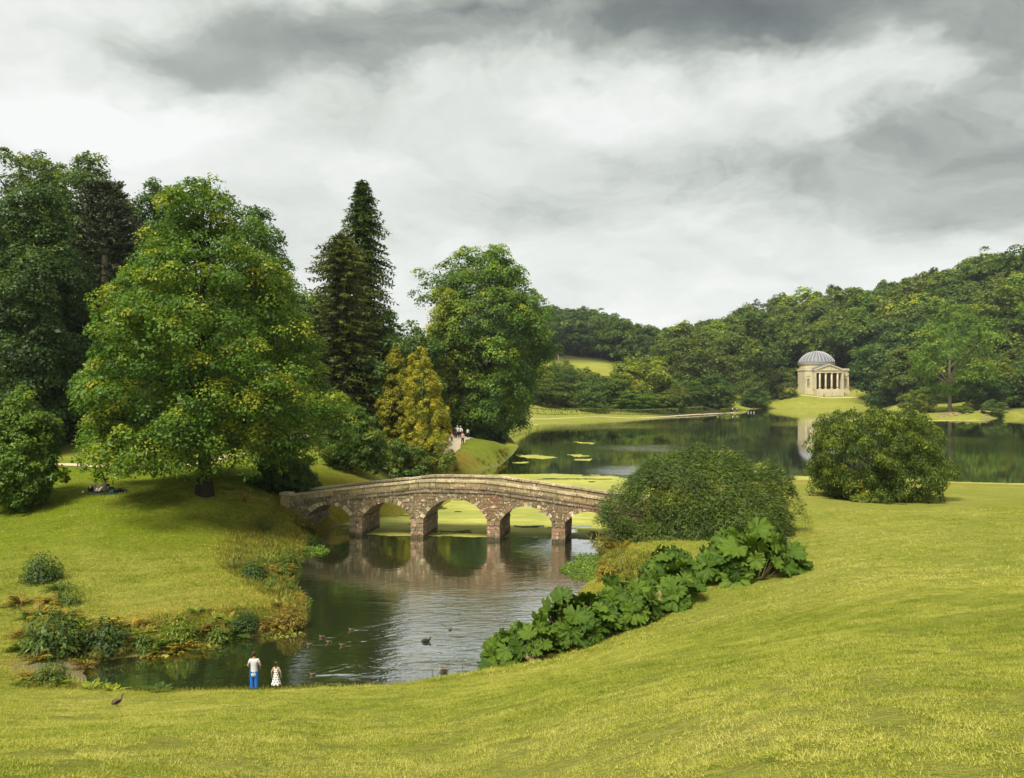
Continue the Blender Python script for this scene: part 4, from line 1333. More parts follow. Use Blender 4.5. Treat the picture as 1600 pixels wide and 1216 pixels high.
def ptree(name, label, u0, d, v_top, wpx, kind, mat, v_base=None, bush=False, group=None):
    """one tree by its place, top and width in the photo"""
    rng = np.random.default_rng(int(u0 * 7 + d))
    x = (u0 - 800) / F * d
    z = ground_z(x, d)
    h = CZ - (v_top - YH) / F * d - z
    nat = {'round': 15, 'tall': 9.3, 'wide': 18.5, 'bush': 17.5}[kind]
    wide = (wpx / F * d) / (nat * h / 20)
    return wood_tree(name, label, x, d, h, kind, mat, rng, group, wide, bush)


SHORE_TREES = [
    ('shore_tree', 'pale green bushy tree just right of the big lakeside tree, behind the clipped dam hedge', 862, 276, 592, 84, 'bush', 'olive'),
    ('dark_tree', 'small dark conical tree behind the dam hedge below the open field', 920, 274, 594, 62, 'bush', 'dark'),
    ('shore_tree', 'dark rounded tree right of the small conical one, at the lower edge of the field', 962, 296, 582, 60, 'round', 'beech'),
    ('shore_tree', 'light yellow-green rounded tree standing at the right edge of the field', 1006, 312, 553, 92, 'bush', 'lime'),
    ('bush', 'light green rounded bush just above the middle of the dam hedge', 992, 288, 610, 66, 'bush', 'bright', True),
    ('bush', 'mid green bush beside the light green one above the dam hedge', 1035, 298, 612, 52, 'bush', 'olive', True),
    ('bush', 'brownish pink topped bush behind the dam hedge near its far end', 1060, 304, 600, 40, 'bush', 'rusty', True),
    ('shore_tree', 'large brown-green tree with drooping crown above the far end of the dam', 1092, 345, 532, 118, 'bush', 'rusty'),
    ('dark_tree', 'dark tree in front of the brown-green one at the far end of the dam', 1112, 330, 584, 76, 'bush', 'dark'),
    ('tall_tree', 'tall narrow olive tree left of the temple mound', 1171, 392, 490, 70, 'tall', 'olive'),
    ('bush', 'rounded bush with dark leaves at the foot of the tall narrow tree', 1172, 384, 575, 52, 'bush', 'olive', True),
    ('round_tree', 'round yellow-tipped tree just left of the domed temple', 1217, 394, 574, 46, 'bush', 'rusty'),
    ('bush', 'low dark bush at the waterline left of the temple mound', 1182, 376, 606, 44, 'bush', 'dark', True),
    ('conical_tree', 'pointed dark green tree just right of the domed temple', 1378, 404, 533, 64, 'tall', 'beech'),
    ('round_tree', 'dark green tree close against the right wall of the temple', 1348, 410, 552, 50, 'round', 'dark'),
    ('bush', 'low dark spreading bush on the lake edge right of the temple mound', 1384, 362, 608, 50, 'bush', 'dark', True),
    ('round_bush', 'neat round bush beside its twin on the lake spit, nearer the temple', 1421, 296, 609, 34, 'bush', 'hedge', True),
    ('round_bush', 'neat round bush beside its twin on the lake spit, nearer the bare-trunked tree', 1443, 294, 610, 36, 'bush', 'hedge', True),
    ('bush', 'small low bush on the rocky lake edge right of the bare-trunked tree', 1506, 276, 634, 24, 'bush', 'bright', True),
    ('bush', 'dark green bush at the far right end of the lake spit', 1555, 272, 624, 36, 'bush', 'dark', True),
    ('shore_tree', 'dark tree at the right frame edge behind the lake spit', 1572, 320, 560, 60, 'bush', 'olive'),
    ('bush', 'dark undergrowth bush behind the bare-trunked tree', 1460, 338, 600, 70, 'bush', 'dark', True),
    ('bush', 'dark shady bush under the trees right of the bare-trunked tree', 1530, 345, 598, 70, 'bush', 'dark', True),
    ('round_tree', 'pale olive tree behind the pointed tree right of the temple', 1420, 372, 560, 64, 'bush', 'beech'),
]
for row in SHORE_TREES:
    ptree(*row[:8], bush=(len(row) > 8))
photo_tree('tall_tree', 'tall bright green tree with a visible bare trunk on the lake spit', 1484, 290,
           [(476, 1490, 1508), (495, 1468, 1530), (520, 1445, 1548), (550, 1432, 1556), (580, 1430, 1558), (600, 1440, 1552), (618, 1500, 1548)],
           'bright', 71, 420, 1.9, 56, .6, m_barkpale, .6, 14, tipfrac=.08, lump=.25, inner=.25, bough=5)

rngw = np.random.default_rng(77)
taken = [((r[2] - 800) / F * r[3], r[3]) for r in SHORE_TREES] + [((1484 - 800) / F * 290, 290), (TX, 400), (TX - 1, 413)]


def plant_wood(name, label, where, group, n, spacing, region, mats, kinds, hr, tries=9000):
    c = 0
    pts = []
    for _ in range(tries):
        u, d = rngw.uniform(*region[:2]), rngw.uniform(*region[2:4])
        x = (u - 800) / F * d
        if region[4] and not region[4](u, d, x): continue
        if any((x - a) ** 2 + (d - b_) ** 2 < spacing ** 2 for a, b_ in pts): continue
        if any((x - a) ** 2 + (d - b_) ** 2 < 40 for a, b_ in taken): continue
        if (x - TX) ** 2 + ((d - 408) * .9) ** 2 < 19 ** 2: continue
        pts.append((x, d))
    pts.sort(key=lambda p: p[1])
    for x, d in pts[:n]:
        k, mt = kinds[int(rngw.integers(len(kinds)))], mats[int(rngw.integers(len(mats)))]
        tone = {'beech': 'mid green', 'dark': 'dark green', 'olive': 'olive green', 'maple': 'fresh green', 'plane': 'bright green', 'rusty': 'browning', 'lime': 'yellow-green'}[mt]
        shape = {'round': 'round-headed', 'wide': 'broad-headed', 'tall': 'slender', 'bush': 'full-skirted'}[k]
        wood_tree(name, label.format(tone=tone, shape=shape, where=where(800 + F * x / d, d)), x, d, rngw.uniform(*hr), k, mt, rngw, group, rngw.uniform(.95, 1.35))
    return len(pts)


k1 = plant_wood('woodland_tree', '{tone} {shape} tree {where} in the hillside wood', lambda u, d: ('low down' if d < 440 else 'halfway up' if d < 490 else 'on the skyline') + (' left of the temple' if u < 1235 else ' straight behind the temple' if u < 1345 else ' right of the temple' if u < 1470 else ' behind the bare-trunked tree'), 'trees of the wood behind the temple', 290, 13.5,
                (1060, 1680, 335, 560, lambda u, d, x: d > (452 if u < 1130 else 418 if u < 1385 else 352)), ['beech', 'dark', 'olive', 'beech', 'maple', 'olive', 'olive', 'beech', 'olive', 'rusty', 'plane'], ['round', 'wide', 'round', 'wide', 'bush', 'tall'], (20, 35))
k2 = plant_wood('hill_tree', '{tone} {shape} tree {where}, far hill wood', lambda u, d: ('at the lower edge' if d < 530 else 'high up in the middle' if d < 600 else 'on the top') + (' beside the lakeside tree' if u < 900 else ' above the open field' if u < 985 else ' at the valley gap'), 'trees of the far hill wood', 110, 11.5,
                (800, 1062, 470, 680, lambda u, d, x: d > 500 - (u > 1000) * 10), ['dark', 'beech', 'dark'], ['round', 'wide', 'round'], (19, 27))
k3 = plant_wood('slope_tree', '{tone} {shape} tree of the left slope wood, {where}', lambda u, d: ('behind the monkey puzzle' if u < 250 else 'behind the huge tree' if u < 480 else 'behind the conifers' if u < 640 else 'behind the lakeside tree') + (' in front' if d < 165 else ' further up'), 'trees of the wood behind the left meadow', 60, 9,
                (-260, 645, 122, 215, lambda u, d, x: u < 250 or d > 150), ['dark', 'beech', 'dark', 'olive'], ['round', 'wide', 'bush'], (11, 16))
k4 = plant_wood('edge_tree', '{tone} {shape} tree between field and dam, {where}', lambda u, d: ('beside the lakeside tree' if u < 880 else 'below the open field' if u < 985 else 'right of the open field') + (' near the hedge' if d < 330 else ' further back'), 'trees between the field and the dam', 40, 7.5,
                (790, 1070, 292, 372, lambda u, d, x: not (880 < u < 985 and d > 318)), ['beech', 'olive', 'dark', 'lime'], ['round', 'bush'], (7, 12))
k5 = plant_wood('woodland_tree', '{tone} {shape} tree beyond the lake spit, {where}', lambda u, d: 'near the shore' if d < 310 else 'further up the slope', 'trees beyond the lake spit', 40, 10,
                (1530, 1800, 280, 352, lambda u, d, x: d > 290), ['beech', 'dark', 'olive'], ['round', 'bush', 'wide'], (13, 19))
print('woods', k5, k1, k2, k3, k4)

# far ridge of woodland, one mass
rng = np.random.default_rng(9)
N = 9000
fx_, fd_ = rng.uniform(120, 560, N), rng.uniform(1380, 1560, N)
fz_ = np.array([ground_z(a, b_) for a, b_ in zip(fx_, fd_)])
bumpy = 14 + 6 * (vnoise(fx_ / 14, fd_ / 14, 5) + .5) * 2
fp = np.stack([fx_, fd_, fz_ + bumpy * np.sqrt(rng.random(N))], -1)
me = leafmesh('distant_woodland', fp, unit(rng.normal(0, 1, (N, 3)) + [0, -.5, .8]), unit(rng.normal(0, 1, (N, 3))), np.full(N, 5.), np.full(N, 4.), np.clip(rng.normal(.3, .15, N), 0, 1))
tag(link('distant_woodland', me, LM['dark']), 'distant dark wooded ridge seen in the gap between the hills', kind='stuff')

# bare dead tree by the field
rng = np.random.default_rng(12)
loc = on_ground(872, 430)
pth = [(np.array([[0, 0, -.5], [.2, 0, 5], [0, 0, 9], [.6, 0, 13]]), np.array([.42, .34, .22, .06]))]
for (z, x, y, h) in ((5.5, 2.2, .5, 4.5), (7, -1.8, .4, 4), (8.5, 2.0, -.5, 3.5), (10, -1.2, 0, 2.5)):
    s = np.linspace(0, 1, 5)
    pth.append((np.stack([.1 + x * s, y * s, z + h * s ** 1.3], -1), .16 * (1 - .85 * s)))
dr = empty('dead_tree', loc)
tag(dr, 'bare pale dead tree at the top of the open field', 'tree')
v, f = tubes_np(pth[:1], 8); link('trunk', mesh_np('trunk', v, f, True), m_barkpale, dr)
for p in pth[1:]:
    v, f = tubes_np([p], 6); link('branch', mesh_np('branch', v, f, True), m_barkpale, dr)

# hedge on the dam, its path and stakes
def poly_at(pts, k):
    pts = np.array(pts, float)
    L = np.concatenate([[0], np.cumsum(np.linalg.norm(np.diff(pts[:, :2], axis=0), axis=1))])
    s = np.linspace(0, L[-1], k)
    return np.stack([np.interp(s, L, pts[:, j]) for j in range(pts.shape[1])], -1)


def hedge(name, label, uvd, h, wd, seed, dens=26):
    rng = np.random.default_rng(seed)
    line = [((u - 800) / F * d, d) for u, d in uvd]
    L = sum(math.dist(a, b_) for a, b_ in zip(line[:-1], line[1:]))
    n = int(L * dens)
    base = poly_at(line, 400)
    i = rng.integers(0, 399, n)
    c = base[i] + (base[i + 1] - base[i]) * rng.random((n, 1))
    off = rng.uniform(-.5, .5, n) * wd
    z = h * np.where(rng.random(n) < .5, rng.uniform(.88, 1.06, n), rng.random(n))
    gz = np.array([ground_z(a, b_) for a, b_ in c])
    o = np.array([line[0][0], line[0][1], ground_z(*line[0])])
    p = np.stack([c[:, 0], c[:, 1] + off, gz + z], -1) - o
    me = leafmesh('foliage', p, unit(rng.normal(0, .6, (n, 3)) + [0, -.4, .7]), unit(rng.normal(0, 1, (n, 3))), np.full(n, .42), np.full(n, .3), np.clip(rng.normal(.5, .15, n), 0, 1))
    r = empty(name, tuple(o)); tag(r, label, 'hedge')
    link('foliage', me, LM['hedge'], r)


hedge('hedge', 'long low clipped hedge running along the far dam', [(798, 252), (900, 262), (1000, 276), (1060, 290), (1098, 304)], 1.7, 1.4, 5)
hedge('hedge', 'short low hedge piece at the far end of the dam path', [(1126, 312), (1146, 326)], 1.3, 1.3, 6)

m_path = simple_mat('sandy_path', (0.44, 0.37, 0.25), 0.95, .18, 1.5, .1, .01)


def ribbon(name, pts, wd, label, dz=.05):
    """path laid on the ground"""
    p = poly_at(pts, 80)
    dv = np.gradient(p[:, :2], axis=0); dv /= np.linalg.norm(dv, axis=1, keepdims=True)
    nv = np.stack([-dv[:, 1], dv[:, 0]], -1)
    cols = []
    rg = np.random.default_rng(3)
    for f_ in np.linspace(-.5, .5, 6):
        q = p[:, :2] + nv * wd * f_ * (1 + .12 * np.sin(np.arange(80) * .7 + f_)[:, None])
        z = np.array([ground_z(a, b_) for a, b_ in q]) + dz
        cols.append(np.stack([q[:, 0], q[:, 1], z], -1))
    V = np.stack(cols, 1).reshape(-1, 3)
    g = np.arange(80 * 6).reshape(80, 6)
    fs = np.stack([g[:-1, :-1], g[:-1, 1:], g[1:, 1:], g[1:, :-1]], -1).reshape(-1, 4)
    o = link(name, mesh_np(name, V, fs, True), m_path)
    tag(o, label, kind='structure')
    return o


def xy(u, d): return ((u - 800) / F * d, d)


ribbon('path', [xy(-60, 73), xy(60, 72.5), xy(150, 72), xy(230, 73), xy(300, 75), xy(380, 80), xy(430, 86), xy(480, 92)], 1.5, 'pale path crossing behind the huge green tree')
ribbon('path', [xy(692, 104), xy(704, 110), xy(716, 117), xy(727, 124), xy(722, 132), xy(705, 139), xy(680, 144)], 2.2, 'sandy path with a group of walkers')
ribbon('path', [xy(803, 244), xy(900, 254), xy(1000, 267), xy(1100, 297), xy(1140, 314), xy(1152, 326), xy(1148, 336)], .9, 'pale gravel path along the dam')
ribbon('path', [xy(1225, 396.5), xy(1250, 396), xy(1290, 393), xy(1340, 394)], 1.6, 'pale path in front of the temple steps')
m_stake = simple_mat('white_stake', (.40, .38, .32), .7, .1)
stake = None
for u, d in ((815, 240), (846, 243), (878, 246), (905, 250), (932, 253), (960, 257), (1020, 270), (1060, 281), (1090, 291)):
    if stake is None:
        stake = MB().box(-.045, .045, -.045, .045, -.3, .5).box(-.06, .06, -.06, .06, .5, .55).mesh('stake')
        stake.materials.append(m_stake)
    o = link('stake', stake, None, None, on_ground(u, d + 2.2))
    tag(o, 'small pale stake standing along the path on the dam', 'stake', 'stakes along the dam path')
# jetty posts at the end of the dam
for i, u in enumerate((1169, 1173.5, 1178)):
    x, y = xy(u, 322 - i)
    o = MB().box(-.10, .10, -.10, .10, -1.0, .5).box(-.13, .13, -.13, .13, .5, .58).build('mooring_post', m_stake, None, False, (x, y, 0))
    tag(o, 'pale post standing in the water off the far end of the dam', 'post', 'posts off the end of the dam')
# rocks on the spit
m_rock = simple_mat('brown_rock', (0.20, 0.15, 0.09), .9, .4, 1.2, .2, .1)
rg = random.Random(8)
for i in range(26):
    u = rg.uniform(1462, 1545); d = 14520 / 655 * 0 + rg.uniform(268, 282)
    x, y = xy(u, d)
    if ground_z(x, y) < .03: continue
    s = rg.uniform(.35, .9)
    b_ = MB().ball((0, 0, 0), (s * rg.uniform(.9, 1.5), s, s * .6), 7, 5)
    b_.v = [(a * rg.uniform(.8, 1.15), q * rg.uniform(.8, 1.15), c_ * rg.uniform(.8, 1.1)) for a, q, c_ in b_.v]
    o = b_.build('rock', m_rock, None, False, (x, y, ground_z(x, y) + .1))
    tag(o, 'brown rock on the shore of the lake spit below the bare-trunked tree', 'rock', 'rocks along the lake spit')

# ------------------------------------------------------------------ gunnera
m_gun, t = new_mat('gunnera_leaf')
rnd = t.n('ShaderNodeObjectInfo').outputs['Random']
pos = t.n('ShaderNodeTexCoord').outputs['Object']
vein = t.attr('vein')
c = t.mix(rnd, (0.030, 0.072, 0.006), (0.092, 0.152, 0.011))
c = t.mix(t.noise(pos, 5, 4, .6), t.mix(1.0, c, (.72, .72, .72), 'MULTIPLY'), t.mix(1.0, c, (1.25, 1.25, 1.2), 'MULTIPLY'))
c = t.mix(t.m('MULTIPLY', vein, .30), c, (0.18, 0.24, 0.04))
tr = t.n('ShaderNodeBsdfTranslucent', (t.mix(1.0, c, (1.3, 1.5, .6), 'MULTIPLY'),)).outputs[0]
t.out(t.n('ShaderNodeMixShader', (.25, pbsdf(t, c, .6, t.bump(t.noise(pos, 18, 3, .6), .5, .03), .18), tr)).outputs[0])
m_gunold = simple_mat('withered_gunnera_leaf', (.19, .14, .055), .8, .35, 5)
m_stalk = simple_mat('gunnera_stalk', (.10, .085, .030), .7, .3, 8)


def gunnera_leaf(seed):
    rng = np.random.default_rng(seed)
    nl = int(rng.choice([7, 7, 9]))
    A = 72
    th = np.linspace(-math.pi + .22, math.pi - .22, A)
    R0 = .5 * (.86 + .14 * np.cos(th))
    lob = np.abs(np.cos(th * nl / 2 * .97 + .1))
    serr = np.abs(np.sin(th * 31 + rng.uniform(0, 6)))
    out = R0 * (.74 + .26 * lob ** .7) + .05 * serr * rng.uniform(.4, 1.3, A)
    out *= 1 + .08 * rng.normal(size=A)
    rings = [.0, .25, .5, .74, .9, 1.0]
    V, T = [], []
    for r in rings:
        rr = out * r
        x, y = rr * np.sin(th), rr * np.cos(th)
        z = .16 * (r ** 1.6) * (0.6 + .5 * np.cos(th * .5)) - .30 * max(0, r - .55) ** 1.5 + .06 * r * (lob - .6) * 1.4 + .035 * rng.normal(size=A) * r
        V.append(np.stack([x, y, z], -1))
        T.append(np.clip(1 - np.abs(lob - 1) * 9, 0, 1) * (1 - .6 * r))
    V = np.concatenate(V)
    g = np.arange(len(rings) * A).reshape(len(rings), A)
    fs = np.stack([g[:-1, :-1], g[:-1, 1:], g[1:, 1:], g[1:, :-1]], -1).reshape(-1, 4)
    me = mesh_np('leaf', V, fs[:, ::-1], True)
    me.attributes.new('vein', 'FLOAT', 'POINT').data.foreach_set('value', np.concatenate(T).astype(np.float32))
    me.materials.append(m_gun)
    return me


GL = [gunnera_leaf(s) for s in range(7)]


def gunnera(label, u, d, ru, rd, h, n, size, seed, skew=0):
    rng = np.random.default_rng(seed)
    loc = on_ground(u, d)
    root = empty('gunnera_plant', loc)
    tag(root, label, 'plant', 'giant-leaved plants along the pond bank')
    stalks = MB()
    pts = []
    tries = 0
    while len(pts) < n and tries < 4000:
        tries += 1
        a, r = rng.uniform(0, 6.283), math.sqrt(rng.random())
        x, y = ru * r * math.cos(a), rd * r * math.sin(a)
        lvl = rng.uniform(.72, 1.05) if rng.random() < .62 else rng.uniform(.25, .7)
        z = h * (1 - .62 * r ** 2.2) * lvl
        if any((x - q[0]) ** 2 + (y - q[1]) ** 2 + ((z - q[2]) * 1.6) ** 2 < (size * .40) ** 2 for q in pts): continue
        pts.append((x, y, z, r, a))
    for i, (x, y, z, r, a) in enumerate(pts):
        gz = ground_z(loc[0] + x, loc[1] + y) - loc[2]
        p = Vector((x, y, max(gz, -.3) * .9 + z))
        sc = size * rng.choice([.6, .8, .95, 1.1, 1.3, 1.45])
        o = link('leaf', GL[int(rng.integers(len(GL)))], None, root)
        tilt = Vector((math.cos(a) * r * .9, math.sin(a) * r * .9, .75)) + Vector(rng.normal(0, .42, 3)) + Vector((-.1, -.15, 0))
        q = tilt.to_track_quat('Z', 'Y')
        dirang = math.atan2(y, x) - math.pi / 2 + rng.normal(0, .5)
        o.rotation_mode = 'QUATERNION'
        o.rotation_quaternion = q @ Matrix.Rotation(dirang, 4, 'Z').to_quaternion()
        o.location = p; o.scale = (sc, sc, sc)
        if rng.random() < .02 and sc < size:
            o.material_slots[0].link = 'OBJECT'; o.material_slots[0].material = m_gunold
            o['label'] = 'withered brown leaf'
        bx, by = x * .45, y * .45
        bz = max(-.3, ground_z(loc[0] + bx, loc[1] + by) - loc[2]) - .1
        stalks.tube([(bx, by, bz), (bx * .4 + x * .6, by * .4 + y * .6, bz * .4 + p.z * .6 + .08), tuple(p - Vector((0, 0, .02)))], [.045, .035, .025], 5)
    tag(stalks.build('stalks', m_stalk, root, True), kind='stuff')


gunnera('tall rounded giant-leaved plant standing alone on the lawn, nearest the broad bush', 1172, 40.2, 2.3, 1.7, 2.35, 62, 1.25, 1)
gunnera('giant-leaved plant on the bank next to the lone tall one', 1048, 38.0, 1.25, 1.3, 1.5, 46, .86, 2)
gunnera('low giant-leaved plant set back behind the others above the pond weed', 1042, 42.2, 1.2, .9, 1.4, 28, .85, 7)
gunnera('giant-leaved plant at the middle of the bank row, beside dark ferns', 972, 36.4, 1.5, 1.5, 1.7, 60, .86, 3)
gunnera('giant-leaved plant over the pond with one leaf raised high', 895, 34.9, 1.5, 1.6, 1.9, 64, .86, 4)
gunnera('giant-leaved plant at the low end of the bank row, nearest the ducks', 815, 33.0, 1.45, 1.3, 1.4, 56, .82, 5)

# ------------------------------------------------------------------ bank plants
def fern_mesh(seed, n=26, ln=1.0, rust=False):
    rng = np.random.default_rng(seed)
    pos, nrm, ax, L, Wd, T = [], [], [], [], [], []
    for i in range(n):
        a = rng.uniform(0, 6.283)
        l = ln * rng.uniform(.6, 1.15)
        el = rng.uniform(.5, 1.35)
        k = 15
        s = np.linspace(.12, 1, k)
        r = l * s * math.cos(el) + .35 * l * s ** 2
        z = l * s * math.sin(el) - .42 * l * s ** 2.2
        c = np.array([math.cos(a), math.sin(a), 0]); sd_ = np.array([-math.sin(a), math.cos(a), 0])
        p = c * r[:, None] + np.array([0, 0, 1.]) * z[:, None]
        tg = unit(np.gradient(p, axis=0))
        wd = .20 * l * np.sin(np.clip(s, .0, 1) * math.pi * .92 + .12)
        ct = np.clip(rng.normal(.45, .18), 0, 1)
        for sg in (-1, 1):
            A = unit(sd_ * sg + tg * .55 + np.array([0, 0, -.12]))
            pos.append(p + A * wd[:, None] * .5); ax.append(A); L.append(wd); Wd.append(np.full(k, .075 * l))
            nrm.append(unit(np.cross(tg, A) * (1 if sg > 0 else -1) + rng.normal(0, .2, (k, 3)) + np.array([0, 0, .3])))
            T.append(np.clip(ct + rng.normal(0, .1, k), 0, 1))
    return leafmesh('fern', *(np.concatenate(q) for q in (pos, nrm, ax, L, Wd, T)))


def blade_mesh(seed, n=110, ln=.9, spread=.4, wd=.022):
    rng = np.random.default_rng(seed)
    pos, nrm, ax, L, Wd, T = [], [], [], [], [], []
    a = rng.uniform(0, 6.283, n); r0 = spread * np.sqrt(rng.random(n)) * .6
    l = ln * rng.uniform(.5, 1.15, n); lean = rng.uniform(.05, .75, n)
    ct = np.clip(rng.normal(.45, .22, n), 0, 1)
    prev = np.stack([np.cos(a) * r0, np.sin(a) * r0, 0 * a], -1)
    for j in range(3):
        d = unit(np.stack([np.cos(a) * lean * (.5 + j * .6), np.sin(a) * lean * (.5 + j * .6), 1 - .35 * j * lean], -1))
        seg = l / 3
        pos.append(prev + d * seg[:, None] * .5); ax.append(d); L.append(seg * 1.15); Wd.append(np.full(n, wd) * (1.25 - .3 * j) * (1 + .5 * (l > ln)))
        nrm.append(unit(np.stack([np.cos(a), np.sin(a), .4 + 0 * a], -1) + rng.normal(0, .4, (n, 3)))); T.append(ct)
        prev = prev + d * seg[:, None]
    return leafmesh('rush', *(np.concatenate(q) for q in (pos, nrm, ax, L, Wd, T)), 0)


def dock_mesh(seed, n=380, ln=.19, R=.6, h=.8):
    rng = np.random.default_rng(seed)
    d = unit(rng.normal(0, 1, (n, 3)) * [1, 1, .8] + [0, 0, .3]); d[:, 2] = np.abs(d[:, 2])
    f_ = rng.uniform(.45, 1.0, n)
    pos = d * f_[:, None] * [R, R, h] + [0, 0, .05]
    nrm = unit(d + [0, 0, .6] + rng.normal(0, .4, (n, 3)))
    ax = unit(d * [1, 1, .2] + [0, 0, -.35] + rng.normal(0, .3, (n, 3)))
    l = ln * rng.uniform(.6, 1.25, n)
    return leafmesh('dock', pos, nrm, ax, l, l * .42, np.clip(rng.normal(.42, .2, n), 0, 1))


PLANT = {'fern': [fern_mesh(i) for i in range(3)], 'rush': [blade_mesh(i + 10) for i in range(3)], 'dock': [dock_mesh(i + 20) for i in range(3)], 'bush': [dock_mesh(i + 50, 1500, .105, .6, .85) for i in range(3)],
         'tuft': [blade_mesh(i + 30, 70, .42, .35, .016) for i in range(2)]}
for k_, ms in PLANT.items():
    for me in ms: me.materials.append(LM[{'fern': 'fern', 'rush': 'rush', 'dock': 'fern', 'bush': 'fern', 'tuft': 'rush'}[k_]])
rngp = np.random.default_rng(33)


def plant(kind, name, label, x, y, size, mat=None, group=None, squash=1.0, cat='plant', z=None):
    o = link(name, PLANT[kind][int(rngp.integers(len(PLANT[kind])))], None, None, (x, y, (max(0, ground_z(x, y)) if z is None else z) - .03))
    o.rotation_euler = (0, 0, rngp.uniform(0, 6.28))
    o.scale = (size, size, size * squash)
    if mat:
        o.material_slots[0].link = 'OBJECT'; o.material_slots[0].material = LM[mat]
    tag(o, label, cat, group)
    return o


def at_px(u, v):
    q = ray_ground(u, v, 28.6)
    return q[0], q[1]


# single plants that can be picked out
for (u, v, w_, kind, mat, nm, lab) in (
        (66, 908, 66, 'dock', 'dark', 'shrub', 'lone dark leafy shrub on the left meadow above the ferns'),
        (86, 1020, 112, 'dock', 'fern', 'shrub', 'large dark green leafy clump on the left pond bank'),
        (166, 1019, 84, 'dock', 'dark', 'shrub', 'dark toothed-leaved clump next to the largest bank clump, towards the water'),
        (62, 962, 62, 'fern', 'rust_fern', 'fern', 'rusty bracken behind the largest clump on the left bank'),
        (44, 1000, 60, 'fern', 'rust_fern', 'fern', 'orange-brown bracken at the left end of the pond bank'),
        (128, 1012, 56, 'fern', 'rust_fern', 'fern', 'orange bracken wedged between the two dark bank clumps'),
        (110, 945, 70, 'rush', 'fern', 'rush_clump', 'green rushes behind the bracken on the left bank'),
        (282, 1003, 66, 'dock', 'lime', 'shrub', 'yellow-green leafy clump low on the bank, alone at the water'),
        (382, 988, 52, 'dock', 'dark', 'shrub', 'dark leafy clump at the water under the rounded bank'),
        (398, 905, 50, 'dock', 'dark', 'shrub', 'dark leafy clump in the hollow of the bank below the bridge'),
        (372, 890, 62, 'rush', 'rush', 'rush_clump', 'yellowish rushes on the bank crest behind the hollow'),
        (428, 885, 76, 'rush', 'fern', 'rush_clump', 'tall green rushes on the bank below the bridge'),
        (452, 884, 46, 'dock', 'hedge', 'shrub', 'pale flecked leafy clump at the water below the bridge'),
        (415, 832, 40, 'rush', 'fern', 'rush_clump', 'dark rush tuft on the dry grass near the bridge end'),
        (442, 950, 60, 'rush', 'rush', 'rush_clump', 'straw coloured rushes on the bank point'),
        (455, 978, 56, 'dock', 'rust_fern', 'shrub', 'rusty leafy clump at the tip of the bank point'),
        (425, 984, 44, 'fern', 'rust_fern', 'fern', 'small orange bracken left of the bank point'),
        (40, 1082, 70, 'fern', 'rust_fern', 'fern', 'rusty yellow bracken at the near left corner of the pond'),
        (62, 1086, 60, 'dock', 'fern', 'shrub', 'green leafy clump at the near left corner of the pond'),
        (942, 862, 62, 'rush', 'rush', 'rush_clump', 'yellow rushes at the foot of the broad evergreen bush'),
        (936, 842, 44, 'fern', 'rust_fern', 'fern', 'reddish plant sprouting at the right end of the bridge'),
        (972, 892, 58, 'rush', 'rush', 'rush_clump', 'straw rushes behind the floating weed on the right bank'),
        (1000, 905, 60, 'rush', 'rush', 'rush_clump', 'yellow grass clump above the giant-leaved plants'),
        (948, 905, 40, 'dock', 'rust_fern', 'shrub', 'small russet clump at the edge of the right floating weed'),
        (1008, 958, 60, 'fern', 'dark', 'fern', 'dark fern at the lawn edge among the giant leaves')):
    x, y = at_px(u, v)
    y = max(y, 29.3) if v > 1060 else y
    if kind == 'dock' and w_ > 45: kind = 'bush'
    plant(kind, nm, lab, x, y, (w_ / F * y) / (1.05 if kind in ('dock', 'bush') else 1.5 if kind == 'fern' else 1.0) * .86, mat, None, 1.0 if kind != 'rush' else .62)
# ferns leaning over the near lawn edge
for (u, d, w_, lab) in ((142, 28.6, 1.1, 'yellowing fern at the near lawn edge beside the mud'), (176, 28.5, .8, 'low green fern beside the yellowing one at the lawn edge'),
                        (246, 28.6, 1.1, 'low feathery green fern at the lawn edge behind the lone duck')):
    x, y = xy(u, d)
    plant('fern', 'fern', lab, x, y, w_ * .62, 'fern' if 'yellow' not in lab else 'lime', None, .8)
# scattered growth along the banks
SH_L = [(500, 833), (484, 857), (450, 891), (442, 910), (465, 936), (484, 970), (469, 985), (394, 994), (319, 1007), (262, 1022), (169, 1030), (128, 1046)]
SH_R = [(925, 905), (945, 885), (937, 865), (945, 850), (968, 842)]


def scatter_bank(line, n, off, kinds, lab, grp, smin, smax):
    pts = poly_at([Wp(u, v) for u, v in line], n * 3)
    for i in rngp.choice(len(pts), n, replace=False):
        a = pts[max(0, i - 1)]; b_ = pts[min(len(pts) - 1, i + 1)]
        dv = b_ - a; dv = dv / (np.linalg.norm(dv) + 1e-9)
        for s in (1, -1):
            nv = np.array([-dv[1], dv[0]]) * s
            o = rngp.uniform(*off)
            q = pts[i] + nv * o
            if shore_sd(q[0], q[1]) > -.05 + min(0, off[0]): break
        kind, mat, nm = kinds[int(rngp.integers(len(kinds)))]
        hue = {'rush': 'straw-coloured', 'rust_fern': 'rusty', 'fern': 'green'}[mat]
        uu, vv = 800 + F * q[0] / q[1], YH + F * CZ / q[1]
        if uu < 640 and vv > 800: spot = 'by the mud' if uu < 190 else 'near the yellow-green clump' if uu < 330 else 'under the rounded bank' if uu < 420 and vv > 960 else 'at the bank point' if vv > 925 else 'in the bank hollow' if vv > 880 else 'below the bridge end'
        else: spot = 'nearer the water' if shore_sd(q[0], q[1]) < .6 else 'set back from the water'
        plant(kind, nm, lab.format(hue + ' ' + nm.replace('_', ' ')) + ', ' + spot, q[0], q[1], rngp.uniform(smin, smax), mat, grp.format(nm.replace('_', ' ')))


